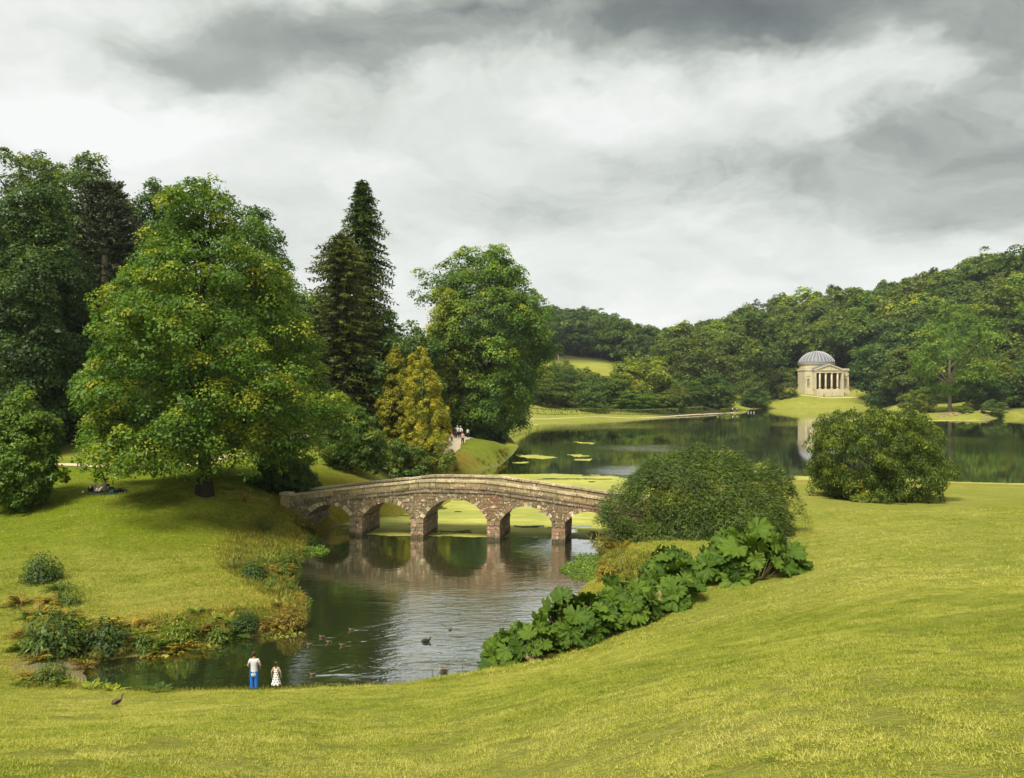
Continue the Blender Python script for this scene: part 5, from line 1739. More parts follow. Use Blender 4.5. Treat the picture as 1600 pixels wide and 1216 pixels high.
scatter_bank(SH_L, 95, (.0, 1.3), [('rush', 'rush', 'rush_clump'), ('fern', 'rust_fern', 'bank_fern'), ('tuft', 'rush', 'grass_tuft'), ('dock', 'rust_fern', 'leafy_weed'), ('fern', 'fern', 'bank_fern'), ('dock', 'fern', 'leafy_weed')],
             'small {} in the fringe along the left pond bank', '{}s along the left pond bank', .5, .95)
scatter_bank(SH_R, 22, (.1, 1.6), [('rush', 'rush', 'rush_clump'), ('tuft', 'rush', 'grass_tuft'), ('fern', 'rust_fern', 'bank_fern'), ('rush', 'rush', 'rush_clump')],
             'small {} in the fringe below the broad bush', '{}s below the broad bush', .6, 1.0)
scatter_bank([(800, 711), (780, 727), (740, 737), (700, 745)], 16, (.2, 1.0), [('rush', 'rush', 'rush_clump'), ('fern', 'rust_fern', 'bank_fern')],
             'small {} in the fringe of the grassy promontory', '{}s along the promontory', .6, 1.0)


def scatter_area(poly_uv, n, kinds, lab, grp, smin, smax):
    k = 0
    pu = np.array(poly_uv, float)
    lo, hi = pu.min(0), pu.max(0)
    while k < n:
        q = rngp.uniform(lo, hi)
        if not inside(q[None], pu)[0]: continue
        r = ray_ground(q[0], q[1], 28.6)
        if r is None or shore_sd(r[0], r[1]) < -.1: k += .2; continue
        kind, mat, nm, hue = kinds[int(rngp.integers(len(kinds)))]
        spot = 'far left end' if q[0] < 75 else 'beside the largest clump' if q[0] < 135 else 'beside the toothed clump' if q[0] < 215 else 'near the yellow-green clump' if q[0] < 330 else 'towards the bank point'
        plant(kind, nm, lab.format(hue=hue, spot=spot), r[0], r[1], rngp.uniform(smin, smax), mat, grp)
        k += 1


FERNS = [('fern', 'rust_fern', 'bracken', 'rusty'), ('fern', 'fern', 'bracken', 'green'), ('fern', 'lime', 'bracken', 'yellowing'), ('fern', 'rust_fern', 'bracken', 'rusty')]
scatter_area([(28, 930), (90, 915), (150, 960), (215, 985), (215, 1024), (120, 1028), (28, 1035)], 26, FERNS, '{hue} bracken clump on the left pond bank, {spot}', 'bracken on the left pond bank', .55, 1.0)
scatter_area([(205, 985), (300, 960), (420, 962), (480, 955), (478, 975), (400, 990), (260, 1014), (205, 1020)], 30, FERNS + [('tuft', 'rush', 'grass_tuft', 'straw')], '{hue} growth along the bank edge, {spot}', 'growth along the bank edge', .4, .75)
scatter_area([(28, 1062), (80, 1056), (95, 1084), (28, 1086)], 8, FERNS, '{hue} bracken at the near corner of the mud, {spot}', 'bracken at the near mud corner', .4, .7)


def long_grass(name, label, poly_uv, n, lmin, lmax, seed):
    rng = np.random.default_rng(seed)
    pu = np.array(poly_uv, float)
    lo, hi = pu.min(0), pu.max(0)
    q = rng.uniform(lo, hi, (n * 3, 2))
    q = q[inside(q, pu)]
    P3 = [ray_ground(a, b_, 34, 80) for a, b_ in q[:n // 12]]
    P3 = np.array([p for p in P3 if p is not None])
    m = len(P3) * 12
    base = np.repeat(P3, 12, 0) + rng.normal(0, .22, (m, 3)) * [1, 1, 0]
    base[:, 2] = [max(0, ground_z(a, b_)) for a, b_ in base[:, :2]]
    lean = np.repeat(rng.normal(0, .5, (len(P3), 3)), 12, 0) * [1, 1, 0] + [-.25, -.45, 0]
    dr = unit(rng.normal(0, .3, (m, 3)) + lean + [0, 0, .8])
    hh = rng.uniform(lmin, lmax, m)
    me = leafmesh(name, base + dr * hh[:, None] * .45, unit(rng.normal(0, 1, (m, 3)) * [1, 1, .3]), dr, hh, np.full(m, .035), np.clip(np.repeat(rng.normal(.5, .16, len(P3)), 12) + rng.normal(0, .1, m), 0, 1), 0)
    tag(link(name, me, LM['rush']), label, kind='stuff')


long_grass('long_grass', 'pale long grass lying over the left pond bank below the bridge', [(440, 792), (400, 815), (345, 850), (350, 885), (420, 935), (475, 965), (470, 930), (440, 900), (480, 855), (486, 830), (462, 800)], 15000, .18, .42, 41)
long_grass('long_grass', 'straw coloured grass on the slope beside the broad bush and the weed', [(945, 872), (1000, 862), (1080, 868), (1075, 885), (1000, 905), (965, 912), (955, 890)], 4000, .12, .32, 42)
long_grass('long_grass', 'dry grass fringe on the low left bank above the water', [(180, 995), (260, 965), (400, 950), (470, 960), (465, 982), (390, 990), (270, 1016)], 7000, .12, .34, 43)

# thin stems at the lawn edge
for i, u in enumerate((675, 690, 699, 722)):
    x, y = xy(u, 30.2 + .15 * i)
    q = np.array([[0, 0, -.1], [.03, 0, .25], [-.02, 0, .5], [.06, 0, .62]])
    v, f = tubes_np([(q, np.array([.012, .010, .008, .004])), (q[1:] * [-1.5, 1, 1] + [0.05, 0, 0], np.array([.008, .006, .003]))], 5)
    tag(link('plant_stem', mesh_np('plant_stem', v, f), m_stalk, None, (x, y, ground_z(x, y))), 'thin dark stem rising at the lawn edge by the pale duck', 'stem', 'thin stems at the lawn edge')

# ------------------------------------------------------------------ floating weed
def weed(name, label, uvs, seed, dens=60, size=.14, mat='weed', h=.12):
    rng = np.random.default_rng(seed)
    poly = np.array([Wp(u, v) for u, v in uvs])
    lo, hi = poly.min(0), poly.max(0)
    n = int((hi - lo).prod() * dens)
    q = rng.uniform(lo, hi, (n, 2))
    sd = seg_dist(q, poly)
    k = inside(q, poly) & (sd + .5 * vnoise(q[:, 0] * 1.5, q[:, 1] * 1.5, seed) > .05)
    q = q[k]; n = len(q)
    z = np.maximum(0, [ground_z(a, b_) for a, b_ in q]) + .01 + h * rng.random(n) ** 1.5
    me = leafmesh(name, np.stack([q[:, 0], q[:, 1], z], -1), unit(rng.normal(0, .35, (n, 3)) + [0, 0, 1]), unit(rng.normal(0, 1, (n, 3)) * [1, 1, .3]), size * rng.uniform(.7, 1.3, n), size * .75 * rng.uniform(.7, 1.3, n), np.clip(rng.normal(.5, .17, n), 0, 1))
    tag(link(name, me, LM[mat]), label, kind='stuff')


weed('water_weed', 'bright green floating weed at the right bank of the pond', [(868, 893), (885, 880), (915, 876), (945, 880), (962, 892), (965, 912), (930, 914), (895, 904)], 1, 140)
weed('water_weed', 'small tongue of floating weed by the right bank near the pier', [(892, 870), (905, 865), (945, 864), (945, 876), (905, 875)], 2, 140)
weed('water_weed', 'tongue of floating weed by the left bank below the bridge', [(450, 866), (475, 856), (500, 853), (517, 860), (505, 867), (465, 870)], 3, 140)
weed('water_weed', 'pointed tongue of floating weed at the left bank point', [(440, 942), (468, 933), (495, 940), (480, 947), (455, 950)], 4, 140)
weed('water_weed', 'bright low green weed covering the mud at the left end of the pond', [(20, 1032), (60, 1024), (130, 1024), (178, 1022), (165, 1034), (110, 1044), (30, 1052)], 5, 220, .11)
weed('dead_reeds', 'broken pale reeds floating along the left bank', [(200, 1018), (280, 1012), (345, 1003), (350, 1010), (280, 1026), (215, 1030)], 6, 26, .22, 'rush', .03)
weed('dead_reeds', 'broken pale reeds floating off the bank point', [(395, 996), (470, 986), (478, 992), (430, 1000)], 7, 26, .22, 'rush', .03)
weed('dead_reeds', 'thin line of pale debris on the water below the bank hollow', [(446, 915), (470, 918), (480, 926), (458, 930)], 8, 26, .2, 'rush', .03)

m_duckweed, t = new_mat('duckweed_film')
pos = t.n('ShaderNodeNewGeometry').outputs['Position']
a = t.noise(t.vm('MULTIPLY', pos, (.35, 1, 1)), .9, 6, .7)
b_ = t.noise(pos, .13, 4, .6)
c = t.mix(t.mapr(a, .3, .7, 0, 1), (0.19, 0.205, 0.03), (0.44, 0.42, 0.105))
c = t.mix(t.mapr(b_, .38, .6, 0, .55), c, (0.17, 0.20, 0.035))
t.out(pbsdf(t, c, .8, t.bump(a, .5, .03), .2))


def duckweed(label, uvs, cell, seed, edge=.5, holes=0.0, wet_only=True):
    poly = np.array([Wp(u, v) for u, v in uvs])
    lo, hi = poly.min(0), poly.max(0)
    nx, ny = max(2, int((hi[0] - lo[0]) / cell[0])), max(2, int((hi[1] - lo[1]) / cell[1]))
    X, Y = np.meshgrid(np.linspace(lo[0], hi[0], nx), np.linspace(lo[1], hi[1], ny))
    jr = np.random.default_rng(seed)
    q = np.stack([(X + jr.uniform(-.35, .35, X.shape) * cell[0]).ravel(), (Y + jr.uniform(-.35, .35, X.shape) * cell[1]).ravel()], -1)
    sd = seg_dist(q, poly) * np.where(inside(q, poly), 1, -1)
    nz = vnoise(q[:, 0] * .35, q[:, 1] * .9, seed) + .6 * vnoise(q[:, 0] * 1.1, q[:, 1] * 2.6, seed + 1)
    keep = sd + edge * 2 * nz > 0
    if holes: keep &= (vnoise(q[:, 0] * .22, q[:, 1] * .8, seed + 2) + .5 * vnoise(q[:, 0] * .9, q[:, 1] * 2.2, seed + 3)) < .5 - holes * np.clip(1.2 - sd / 14, .25, 1)
    if wet_only: keep &= (seg_dist(q, SHORE) * np.where(inside(q, SHORE), 1, -1)) > -.4
    g = np.arange(len(q)).reshape(X.shape)
    fs = np.stack([g[:-1, :-1], g[:-1, 1:], g[1:, 1:], g[1:, :-1]], -1).reshape(-1, 4)
    fs = fs[keep[fs].all(1)]
    used = np.unique(fs); mp = np.zeros(len(q), int); mp[used] = np.arange(len(used))
    z = .012 + .01 * jr.random(len(used))
    tag(link('duckweed', mesh_np('duckweed', np.stack([q[used, 0], q[used, 1], z], -1), mp[fs]), m_duckweed), label, kind='stuff')


duckweed('yellow-green duckweed covering the water beyond the bridge', [(520, 836), (660, 838), (790, 840.5), (925, 843), (985, 826), (1010, 785), (1040, 765), (1110, 756), (1020, 751.5), (985, 748), (950, 742.5), (860, 740.5),
         (760, 741), (700, 744), (690, 760), (690, 795), (600, 806), (530, 818)], (.20, .26), 21, .35, .10)
duckweed('strip of duckweed along the near shore of the lake', [(1240, 744), (1400, 747), (1480, 753), (1620, 756), (1620, 763), (1240, 756)], (.2, .3), 22, .4)
duckweed('long pale duckweed raft off the promontory', [(806, 711), (840, 711), (876, 715), (850, 718.5), (818, 716)], (.25, .5), 23, .5)
duckweed('thin duckweed raft in the lake', [(878, 710), (905, 710), (927, 713.5), (900, 714.5)], (.25, .5), 24, .4)
duckweed('thinnest duckweed raft in the lake', [(893, 717), (925, 717), (922, 720.5), (898, 720)], (.25, .5), 25, .3)
duckweed('duckweed raft at the promontory tip', [(800, 722), (832, 721), (828, 724.5), (806, 725)], (.25, .5), 26, .3)
duckweed('duckweed raft out in the lake beside the rippled water', [(892, 690), (935, 692), (930, 695), (900, 693)], (.3, .8), 27, .5)
duckweed('duckweed rafts below the dam', [(800, 660), (842, 660), (846, 664), (802, 669)], (.4, 1.2), 28, 1.2, .12)
duckweed('yellow strip of duckweed along the far spit', [(1366, 641), (1405, 650), (1450, 656), (1540, 656), (1540, 658), (1440, 659), (1380, 651)], (.6, 1.2), 29, 1.0)

# ------------------------------------------------------------------ grass blades on the near lawn
m_blade, t = new_mat('lawn_blades')
tint = t.attr('tint')
pos = t.n('ShaderNodeNewGeometry').outputs['Position']
big = t.noise(pos, 0.10, 4, 0.6)
md = t.noise(pos, 0.7, 4, 0.65)
spx = t.n('ShaderNodeSeparateXYZ', (pos,)).outputs
lushg = gauss_xy(t, spx, 12.7, 20, 7, 9)
ang = math.radians(18)
along = t.m('ADD', t.m('MULTIPLY', spx[0], math.cos(ang)), t.m('MULTIPLY', spx[1], math.sin(ang)))
across = t.m('ADD', t.m('MULTIPLY', spx[0], -math.sin(ang)), t.m('MULTIPLY', spx[1], math.cos(ang)))
mow = t.noise(t.n('ShaderNodeCombineXYZ', (t.m('MULTIPLY', along, .16), t.m('MULTIPLY', across, 1.5), 0.0)).outputs[0], 1.0, 4, .65)
clov = t.noise(pos, 2.4, 4, .7)
k = t.m('MULTIPLY_ADD', t.m('SUBTRACT', big, .5), 1.1, t.m('MULTIPLY_ADD', t.m('SUBTRACT', md, .5), .9, t.m('MULTIPLY_ADD', tint, .7, .30)))
k = t.m('SUBTRACT', k, t.m('MULTIPLY', lushg, .22))
k = t.m('MULTIPLY_ADD', t.m('SUBTRACT', mow, .5), .85, k)
k = t.m('SUBTRACT', k, t.mapr(clov, .56, .68, 0, .45))
c = t.ramp(k, [(0, (0.070, 0.135, 0.008)), (.35, (0.215, 0.260, 0.024)), (.7, (0.385, 0.39, 0.062)), (1, (0.52, 0.48, 0.14))])
tr = t.n('ShaderNodeBsdfTranslucent', (t.mix(1.0, c, (1.1, 1.15, .6), 'MULTIPLY'),)).outputs[0]
t.out(t.n('ShaderNodeMixShader', (.35, pbsdf(t, c, .6, None, .25), tr)).outputs[0])


def grass_patch(seed, n, R, ln, wd):
    rng = np.random.default_rng(seed)
    r = R * np.sqrt(rng.random(n)); a = rng.uniform(0, 6.283, n)
    p = np.stack([r * np.cos(a), r * np.sin(a), np.full(n, -.01)], -1)
    cl = vnoise(p[:, 0] * 6 + 5, p[:, 1] * 6 + 5, seed) + .5
    d = unit(rng.normal(0, .75, (n, 3)) + [0, 0, 1]); d[:, 2] = np.abs(d[:, 2])
    l = ln * rng.uniform(.55, 1.25, n) * (.6 + .8 * cl)
    sd_ = unit(np.cross(d, rng.normal(0, 1, (n, 3))))
    V = np.empty((n, 3, 3))
    V[:, 0] = p - sd_ * wd / 2; V[:, 1] = p + sd_ * wd / 2
    V[:, 2] = p + d * l[:, None] + rng.normal(0, .012, (n, 3))
    me = mesh_np('grass', V.reshape(-1, 3), np.arange(3 * n).reshape(n, 3))
    me.attributes.new('tint', 'FLOAT', 'FACE').data.foreach_set('value', np.clip(rng.normal(.45, .2, n) + .3 * (cl - .5), 0, 1).astype(np.float32))
    me.materials.append(m_blade)
    return me


def grass_field(name, me, label, attr, density, seed, smin, smax):
    """scatter this object's own patch of blades over the marked part of the ground"""
    o = link(name, me)
    tag(o, label, kind='stuff')
    ng = bpy.data.node_groups.new('grass_scatter', 'GeometryNodeTree')
    ng.interface.new_socket('Geometry', in_out='INPUT', socket_type='NodeSocketGeometry')
    ng.interface.new_socket('Geometry', in_out='OUTPUT', socket_type='NodeSocketGeometry')
    N, Lk = ng.nodes, ng.links
    gin, gout = N.new('NodeGroupInput'), N.new('NodeGroupOutput')
    oi = N.new('GeometryNodeObjectInfo'); oi.transform_space = 'RELATIVE'; oi.inputs[0].default_value = ground
    at = N.new('GeometryNodeInputNamedAttribute'); at.data_type = 'FLOAT'; at.inputs[0].default_value = attr
    ds = N.new('GeometryNodeDistributePointsOnFaces')
    mul = N.new('ShaderNodeMath'); mul.operation = 'MULTIPLY'; mul.inputs[1].default_value = density
    Lk.new(at.outputs[0], mul.inputs[0])
    Lk.new(oi.outputs['Geometry'], ds.inputs['Mesh']); Lk.new(mul.outputs[0], ds.inputs['Density'])
    ds.inputs['Seed'].default_value = seed
    ip = N.new('GeometryNodeInstanceOnPoints')
    rv = N.new('FunctionNodeRandomValue'); rv.data_type = 'FLOAT_VECTOR'
    rv.inputs[0].default_value = (-.1, -.1, 0); rv.inputs[1].default_value = (.1, .1, 6.283)
    rs = N.new('FunctionNodeRandomValue'); rs.data_type = 'FLOAT'
    rs.inputs[2].default_value = smin; rs.inputs[3].default_value = smax
    ro = N.new('FunctionNodeRotateRotation'); ro.rotation_space = 'LOCAL'
    Lk.new(ds.outputs['Rotation'], ro.inputs[0]); Lk.new(rv.outputs[0], ro.inputs[1])
    Lk.new(ds.outputs['Points'], ip.inputs['Points']); Lk.new(gin.outputs[0], ip.inputs['Instance'])
    Lk.new(ro.outputs[0], ip.inputs['Rotation']); Lk.new(rs.outputs[1], ip.inputs['Scale'])
    Lk.new(ip.outputs[0], gout.inputs[0])
    md_ = o.modifiers.new('scatter', 'NODES'); md_.node_group = ng
    return o


grass_field('grass', grass_patch(1, 680, .55, .042, .010), 'short mown yellow-green grass of the near lawn', 'blades', 2.6, 1, .8, 1.25)
grass_field('grass', grass_patch(2, 520, .50, .050, .011), 'slightly longer grass mixed into the near lawn', 'blades', 1.7, 2, .7, 1.25)
grass_field('grass', grass_patch(3, 170, .70, .085, .022), 'rough grass of the left meadow and the pond banks', 'tufts', 4.5, 3, .6, 1.3)

# ragged longer grass where the near lawn drops to the water
rng = np.random.default_rng(91)
n = 5200
eu = rng.uniform(20, 800, n); ed = 28.2 + 1.3 * rng.random(n) + np.clip((eu - 480) / 320, 0, 1) * 2.6
ex_ = (eu - 800) / F * ed
ok = vnoise(ex_ * 1.3, ed * 1.3, 17) + .25 * rng.random(n) > -.02
ex_, ed = ex_[ok], ed[ok]; n = len(ex_)
ez = np.array([max(0, ground_z(a, b_)) for a, b_ in zip(ex_, ed)])
hh = rng.uniform(.06, .24, n) * (1 + .8 * vnoise(ex_ * .8, ed, 23))
dr = unit(rng.normal(0, .35, (n, 3)) + [0, 0, 1])
me = leafmesh('edge_grass', np.stack([ex_, ed, ez], -1) + dr * hh[:, None] * .45, unit(rng.normal(0, 1, (n, 3)) * [1, 1, .2]), dr, hh, np.full(n, .018), np.clip(rng.normal(.45, .22, n), 0, 1), 0)
tag(link('edge_grass', me, LM['rush']), 'ragged longer grass where the near lawn drops to the pond', kind='stuff')

# ------------------------------------------------------------------ people
def skin_mesh(name, verts, edges, radii, sub=2):
    me = bpy.data.meshes.new(name)
    me.from_pydata([tuple(v) for v in verts], edges, [])
    ob = bpy.data.objects.new('tmp', me)
    COL.objects.link(ob)
    ob.modifiers.new('s', 'SKIN').use_smooth_shade = True
    sb = ob.modifiers.new('d', 'SUBSURF'); sb.levels = sub; sb.render_levels = sub
    sv = me.skin_vertices[0].data
    for i, r in enumerate(radii):
        sv[i].radius = r if hasattr(r, '__len__') else (r, r)
    sv[0].use_root = True
    dg = bpy.context.evaluated_depsgraph_get()
    out = bpy.data.meshes.new_from_object(ob.evaluated_get(dg))
    out.name = name
    bpy.data.objects.remove(ob)
    bpy.data.meshes.remove(me)
    return out


def cloth(name, col, rough=.85):
    return simple_mat(name, col, rough, .12, 14)


m_skin = simple_mat('skin', (0.42, 0.25, 0.17), .55, .08, 8)
POSES = {
    'stand': dict(hip=(0, 0, .52), chest=(0, .005, .70), neck=(0, 0, .825), head=(0, .012, .925), kn=((.052, .01, .28), (-.052, .01, .28)), an=((.055, 0, .045), (-.055, 0, .045)),
                  el=((.155, .01, .64), (-.155, .01, .64)), wr=((.12, .10, .56), (-.12, .10, .56))),
    'relaxed': dict(hip=(0, 0, .52), chest=(0, .005, .70), neck=(0, 0, .825), head=(0, .012, .925), kn=((.052, .01, .28), (-.052, .01, .28)), an=((.055, 0, .045), (-.055, 0, .045)),
                    el=((.150, -.01, .65), (-.150, -.01, .65)), wr=((.155, .04, .50), (-.155, .04, .50))),
    'walk': dict(hip=(0, 0, .51), chest=(0, .015, .70), neck=(0, .02, .82), head=(0, .035, .92), kn=((.05, .06, .28), (-.05, -.01, .27)), an=((.05, .10, .05), (-.05, -.13, .08)),
                 el=((.15, -.05, .65), (-.15, .05, .65)), wr=((.14, -.03, .51), (-.14, .13, .55))),
    'sit': dict(hip=(0, 0, .09), chest=(0, -.03, .27), neck=(0, -.01, .395), head=(0, .01, .49), kn=((.10, .22, .22), (-.11, .21, .21)), an=((.07, .33, .03), (-.08, .34, .03)),
                el=((.17, .07, .23), (-.17, .06, .22)), wr=((.10, .20, .22), (-.09, .19, .20))),
    'lie': dict(hip=(0, 0, .075), chest=(0, -.17, .13), neck=(0, -.27, .20), head=(0, -.34, .27), kn=((.06, .22, .16), (-.06, .23, .07)), an=((.06, .40, .04), (-.06, .45, .04)),
                el=((.16, -.25, .05), (-.16, -.24, .05)), wr=((.13, -.08, .03), (-.14, -.12, .03))),
}


def person(label, loc, rz, H, pose, top, bottom, hair, shoes=(.05, .04, .03), sleeve=.55, dress=None, shorts=False, long_hair=False, tail=.05, fat=1.0, group=None):
    p = {k: (np.array(v) if not isinstance(v[0], tuple) else [np.array(x) for x in v]) for k, v in POSES[pose].items()}
    root = empty('person', loc, rz)
    tag(root, label, 'person', group)
    V, E, R = [], [], []

    def add(v, r, par=None):
        V.append(np.array(v) * H); R.append((r if hasattr(r, '__len__') else (r, r)))
        R[-1] = (R[-1][0] * H, R[-1][1] * H)
        if par is not None: E.append((par, len(V) - 1))
        return len(V) - 1

    up_ = (p['chest'] - p['hip']); up_ = up_ / np.linalg.norm(up_)
    sh = p['chest'] + (p['neck'] - p['chest']) * .72
    h0 = add(p['hip'], (.062 * fat, .052 * fat))
    w0 = add(p['hip'] + up_ * .09, (.058 * fat, .046 * fat), h0)
    c0 = add(p['chest'], (.070 * fat, .052 * fat), w0)
    s0 = add(sh, (.055, .042), c0)
    n0 = add(p['neck'], .026, s0)
    add(p['head'] - np.array([0, .008, .045]), .034, n0)
    hd = add(p['head'], (.050, .058), len(V) - 1)
    add(p['head'] + np.array([0, -.006, .045]), (.040, .046), hd)
    hands = []
    for i, sx in enumerate((1, -1)):
        a = add(sh + np.array([sx * .082, 0, -.008]), .034, s0)
        e = add(p['el'][i], .025, a)
        w_ = add(p['wr'][i], .017, e)
        dv = p['wr'][i] - p['el'][i]; dv = dv / np.linalg.norm(dv)
        hnd = add(p['wr'][i] + dv * .032, (.020, .012), w_)
        hands.append((p['wr'][i] + dv * .045, dv, sx))
        k0 = add(p['hip'] + np.array([sx * .048, 0, -.02]), .050 * fat, h0)
        k_ = add(p['kn'][i], .034, k0)
        an = add(p['an'][i], .021, k_)
        add(p['an'][i] + np.array([0, .07, -.025]), .018, an)
    me = skin_mesh('body', V, E, R)
    bm = bmesh.new(); bm.from_mesh(me)
    mb = MB()
    hp = p['head'] * H
    for sx in (-1, 1):
        mb.ball((hp[0] + sx * .052 * H, hp[1] - .004 * H, hp[2] - .005 * H), (.008 * H, .014 * H, .018 * H), 8, 6)       # ears
        mb.ball((hp[0] + sx * .020 * H, hp[1] + .052 * H, hp[2] + .004 * H), (.008 * H, .006 * H, .005 * H), 8, 6)       # eyes
    mb.ball((hp[0], hp[1] + .060 * H, hp[2] - .012 * H), (.008 * H, .013 * H, .014 * H), 8, 6)                         # nose
    mb.ball((hp[0], hp[1] + .052 * H, hp[2] - .034 * H), (.016 * H, .006 * H, .004 * H), 8, 6)                         # mouth
    for hc, dv, sx in hands:
        sdv = np.cross(dv, np.array([0, 0, 1.])); sdv = sdv / (np.linalg.norm(sdv) + 1e-9)
        dn = np.cross(sdv, dv) * -1
        for q, l in zip((-.0125, -.004, .0045, .012), (.030, .036, .034, .026)):
            b0 = hc + sdv * q
            mb.tube([b0 * H, (b0 + dv * l * .5 + dn * .003) * H, (b0 + dv * l * .85 + dn * .014) * H], [.0048 * H, .0045 * H, .0035 * H], 6)
        b0 = hc - dv * .022 - sdv * .015
        mb.tube([b0 * H, (b0 + dv * .014 - sdv * .010 + dn * .004) * H, (b0 + dv * .030 - sdv * .008 + dn * .010) * H], [.0055 * H, .005 * H, .004 * H], 6)
    bm2 = bmesh.new(); t2 = mb.mesh('t', True); bm.from_mesh(t2); bm.to_mesh(me); bm.free(); bm2.free()
    link('body', me, m_skin, root)
    # clothes follow the body
    if dress is None:
        V, E, R = [], [], []
        h0 = add(p['hip'] + up_ * -tail, (.084 * fat, .074 * fat)); w0 = add(p['hip'] + up_ * .09, (.070 * fat, .056 * fat), h0)
        c0 = add(p['chest'], (.081 * fat, .060 * fat), w0); s0 = add(sh, (.062, .050), c0); add(sh + (p['neck'] - sh) * .45, .034, s0)
        for i, sx in enumerate((1, -1)):
            a = add(sh + np.array([sx * .085, 0, -.008]), .043, s0)
            add(sh + np.array([sx * .085, 0, -.008]) * (1 - sleeve) + (p['el'][i] - sh * 0) * sleeve - sh * 0 if False else (sh + np.array([sx * .085, 0, -.008])) * (1 - sleeve) + p['el'][i] * sleeve, .038, a)
            if sleeve >= 1: add(p['wr'][i], .026, len(V) - 1)
        link('shirt', skin_mesh('shirt', V, E, R), top, root)
        V, E, R = [], [], []
        h0 = add(p['hip'] + up_ * .05, (.067 * fat, .056 * fat))
        for i, sx in enumerate((1, -1)):
            a = add(p['hip'] + np.array([sx * .048, 0, -.03]), .057 * fat, h0)
            kk = p['kn'][i]
            if shorts:
                add(kk * .85 + p['hip'] * .15, .048, a)
            else:
                k_ = add(kk, .052, a); add(p['an'][i] + np.array([0, 0, .01]), .043, k_)
        link('trousers', skin_mesh('trousers', V, E, R), bottom, root)
    else:
        prof = [(.24, .165), (.32, .142), (.42, .116), (.52, .092), (.60, .080), (.68, .082), (.75, .080), (.80, .062), (.825, .036)]
        mbd = MB()
        nseg = 28
        vs, fs = [], []
        for z, r in prof:
            for j in range(nseg):
                q = 6.283 * j / nseg
                rr = r * (1 + (.07 * math.sin(q * 5) if z < .5 else 0) * (.5 - z) * 3)
                vs.append((rr * math.cos(q) * H, rr * .82 * math.sin(q) * H, z * H))
        for i in range(len(prof) - 1):
            for j in range(nseg):
                k2 = (j + 1) % nseg
                fs.append((i * nseg + j, i * nseg + k2, (i + 1) * nseg + k2, (i + 1) * nseg + j))
        mbd.add(vs, fs).build('dress', dress, root, True)
        # round dark dots sewn on the dress, each a thin disc of its own shape
        md = MB()
        rows = [.265, .34, .415, .49, .57, .65, .73, .79]
        zz_ = [a for a, _ in prof]; rr_ = [b_ for _, b_ in prof]
        for ri, z in enumerate(rows):
            r = float(np.interp(z, zz_, rr_))
            n = 9 if z < .46 else 7
            for j in range(n):
                q = 6.283 * (j + .5 * (ri % 2)) / n
                c = Vector((r * math.cos(q), r * .82 * math.sin(q), z)) * H
                nn = Vector((math.cos(q), math.sin(q) / .82, .2)).normalized()
                t1 = nn.cross(Vector((0, 0, 1))).normalized(); t2_ = nn.cross(t1)
                rad = (.024 if z < .5 else .020) * H
                ring = [c + nn * .006 * H + (t1 * math.cos(w_) + t2_ * math.sin(w_)) * rad for w_ in np.linspace(0, 6.283, 10, endpoint=False)]
                md.add(ring, [tuple(range(10))])
        tag(md.build('dress_dots', m_black, root), kind='stuff')
    # hair
    mh = MB().ball((hp[0], hp[1] - .010 * H, hp[2] + .018 * H), (.056 * H, .062 * H, .058 * H), 14, 10)
    if long_hair:
        mh.tube([(hp[0], hp[1] - .045 * H, hp[2] + .02 * H), (hp[0], hp[1] - .062 * H, hp[2] - .05 * H), (hp[0], hp[1] - .058 * H, hp[2] - .15 * H), (hp[0], hp[1] - .05 * H, hp[2] - .23 * H)], [.045 * H, .032 * H, .018 * H, .006 * H], 8)
    else:
        mh.ball((hp[0], hp[1] - .030 * H, hp[2] - .012 * H), (.046 * H, .036 * H, .036 * H), 12, 8)
    mh.build('hair', hair, root, True)
    for i in range(2):
        a = p['an'][i] * H
        MB().ball((a[0], a[1] + .035 * H, a[2] - .022 * H), (.026 * H, .062 * H, .024 * H), 10, 6).build('shoe', shoes, root, True)
    return root


m_black = cloth('black_cloth', (.012, .012, .014))
m_grey_t = cloth('pale_grey_cloth', (.50, .51, .53))
m_blue_t = cloth('blue_cloth', (.012, .13, .50))
m_white_t = cloth('white_cloth', (.75, .74, .70))
m_dkbrown = simple_mat('brown_hair', (.030, .017, .009), .6, .3, 30)
m_midbrown = simple_mat('chestnut_hair', (.075, .032, .014), .6, .3, 30)
m_greyhair = simple_mat('grey_hair', (.55, .53, .50), .6, .2, 30)
m_darktr = cloth('dark_trousers', (.018, .02, .026))
m_pink = cloth('pink_cloth', (.60, .36, .30))
m_red = cloth('red_cloth', (.22, .030, .018))
m_orange = cloth('orange_cloth', (.62, .33, .14))
m_lav = cloth('pale_lilac_cloth', (.33, .30, .36))
m_teal = cloth('teal_cloth', (.012, .10, .085))
m_shoe = cloth('dark_shoe', (.03, .025, .02))
m_trainer = cloth('orange_trainer', (.45, .22, .05))


def gp(u, d): return on_ground(u, d, .0)


person('boy seen from behind in a pale grey t-shirt and blue trousers at the water', gp(397, 28.9), math.radians(4), 1.86 - gp(397, 28.9)[2], 'stand', m_grey_t, m_blue_t, m_dkbrown, m_trainer, .62, fat=1.2, tail=.165)
person('girl seen from behind in a white dress with black dots and long braid', gp(431.5, 28.8), math.radians(-3), 1.54 - gp(431.5, 28.8)[2], 'relaxed', None, None, m_midbrown, m_shoe, dress=m_white_t, long_hair=True)
